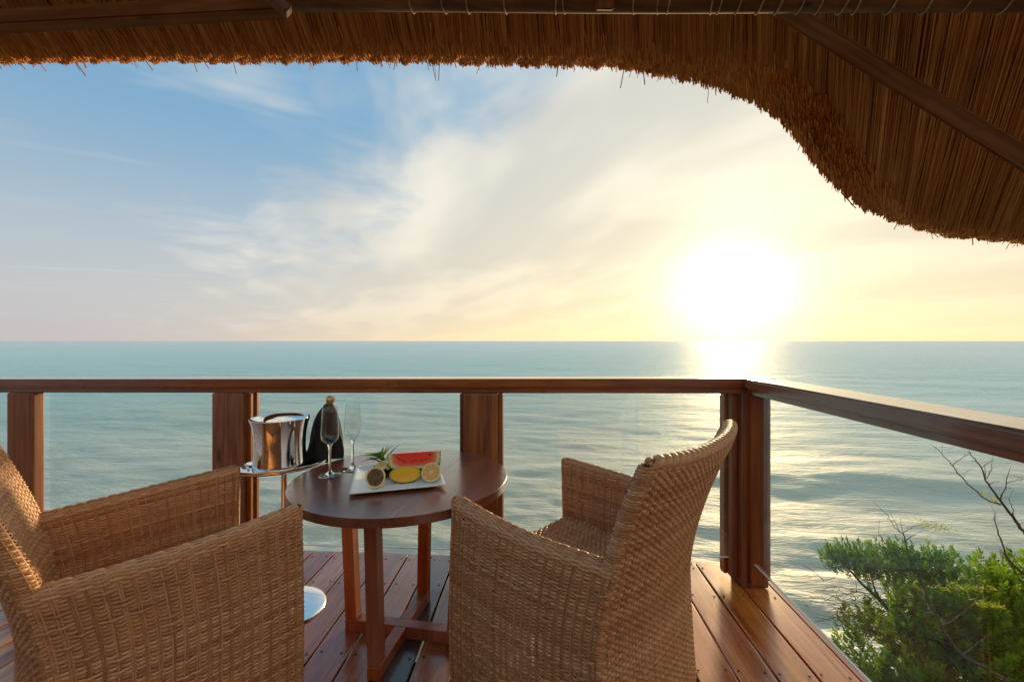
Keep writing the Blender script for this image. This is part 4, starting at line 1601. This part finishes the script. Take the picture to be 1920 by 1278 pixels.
A = [[2.30, 2.05, -0.62], [2.185, 2.082, -0.438], [2.129, 2.129, -0.399], [2.029, 2.173, -0.345], [1.992, 2.221, -0.258], [1.952, 2.238, -0.152], [1.918, 2.266, -0.023], [1.873, 2.264, 0.071], [1.849, 2.272, 0.174]]
sapling([([[3.1, 2.3, -2.3], [2.8, 2.1, -1.4], [2.45, 2.03, -0.8]] + A, 0.016, 0.0036),
         ([[1.849, 2.272, 0.174], [1.803, 2.27, 0.214], [1.757, 2.257, 0.281], [1.725, 2.255, 0.307]], 0.0028, 0.0008),
         ([[1.841, 2.272, 0.179], [1.806, 2.26, 0.232], [1.776, 2.258, 0.281]], 0.0026, 0.0008),
         ([[1.849, 2.272, 0.174], [1.83, 2.261, 0.227], [1.83, 2.261, 0.253]], 0.0024, 0.0008),
         ([[1.849, 2.272, 0.174], [1.89, 2.285, 0.197], [1.94, 2.298, 0.209], [2.008, 2.302, 0.214], [2.081, 2.306, 0.195]], 0.0026, 0.0008),
         ([[1.992, 2.221, -0.25], [2.071, 2.245, -0.232], [2.168, 2.281, -0.198], [2.224, 2.294, -0.172], [2.293, 2.318, -0.173]], 0.0036, 0.001),
         ([[2.049, 2.174, -0.355], [2.149, 2.21, -0.323], [2.243, 2.235, -0.277]], 0.0034, 0.001),
         ([[1.986, 2.22, -0.285], [1.934, 2.217, -0.25], [1.902, 2.215, -0.219]], 0.003, 0.001),
         ([[1.96, 2.24, -0.15], [1.848, 2.312, -0.037], [1.815, 2.31, 0.073], [1.765, 2.307, 0.148], [1.754, 2.307, 0.172]], 0.003, 0.0009)],
        [tuft_along((1.94, 2.298, 0.209), (2.081, 2.306, 0.195), 9, 0.05, 3), tuft_along((2.224, 2.294, -0.172), (2.36, 2.318, -0.20), 8, 0.05, 4), tuft_along((2.01, 2.24, -0.06), (2.27, 2.27, -0.09), 9, 0.05, 8)],
        'bare sapling leaning across the front of the green shrub', 31)
sapling([([[3.2, 2.5, -2.2], [2.9, 2.4, -0.6], [2.616, 2.357, 0.018], [2.52, 2.352, 0.148], [2.474, 2.369, 0.23], [2.429, 2.387, 0.311], [2.367, 2.393, 0.415], [2.325, 2.39, 0.499], [2.269, 2.387, 0.569]], 0.016, 0.0022),
         ([[2.429, 2.387, 0.292], [2.356, 2.382, 0.32], [2.283, 2.388, 0.381], [2.222, 2.394, 0.454], [2.18, 2.392, 0.51], [2.129, 2.389, 0.567], [2.081, 2.386, 0.601]], 0.006, 0.001),
         ([[2.429, 2.387, 0.32], [2.457, 2.388, 0.404], [2.471, 2.379, 0.491]], 0.0045, 0.001),
         ([[2.361, 2.393, 0.429], [2.356, 2.392, 0.499]], 0.003, 0.001),
         ([[2.361, 2.393, 0.425], [2.385, 2.392, 0.46], [2.39, 2.392, 0.50]], 0.003, 0.001),
         ([[2.197, 2.393, 0.488], [2.236, 2.395, 0.524], [2.279, 2.398, 0.547]], 0.003, 0.001),
         ([[2.457, 2.388, 0.404], [2.51, 2.388, 0.42], [2.57, 2.38, 0.43]], 0.0024, 0.001),
         ([[2.477, 2.369, 0.236], [2.463, 2.369, 0.299], [2.446, 2.368, 0.333]], 0.003, 0.001)],
        [tuft_along((2.33, 2.385, 0.355), (2.41, 2.385, 0.31), 5, 0.04, 5)],
        'tall forked bare sapling rising under the side handrail', 32)
sapling([([[3.0, 2.35, -1.8], [2.75, 2.28, -0.5], [2.497, 2.25, -0.061], [2.392, 2.244, 0.004], [2.314, 2.24, 0.083], [2.291, 2.258, 0.192], [2.272, 2.257, 0.258], [2.272, 2.257, 0.293]], 0.012, 0.001),
         ([[2.353, 2.242, 0.03], [2.314, 2.24, 0.07], [2.275, 2.237, 0.128]], 0.003, 0.001),
         ([[2.735, 2.465, -0.349], [2.563, 2.455, -0.076], [2.52, 2.452, -0.019], [2.485, 2.45, 0.024]], 0.005, 0.001)],
        [], 'thin twiggy sapling at the right edge above the shrub', 33)
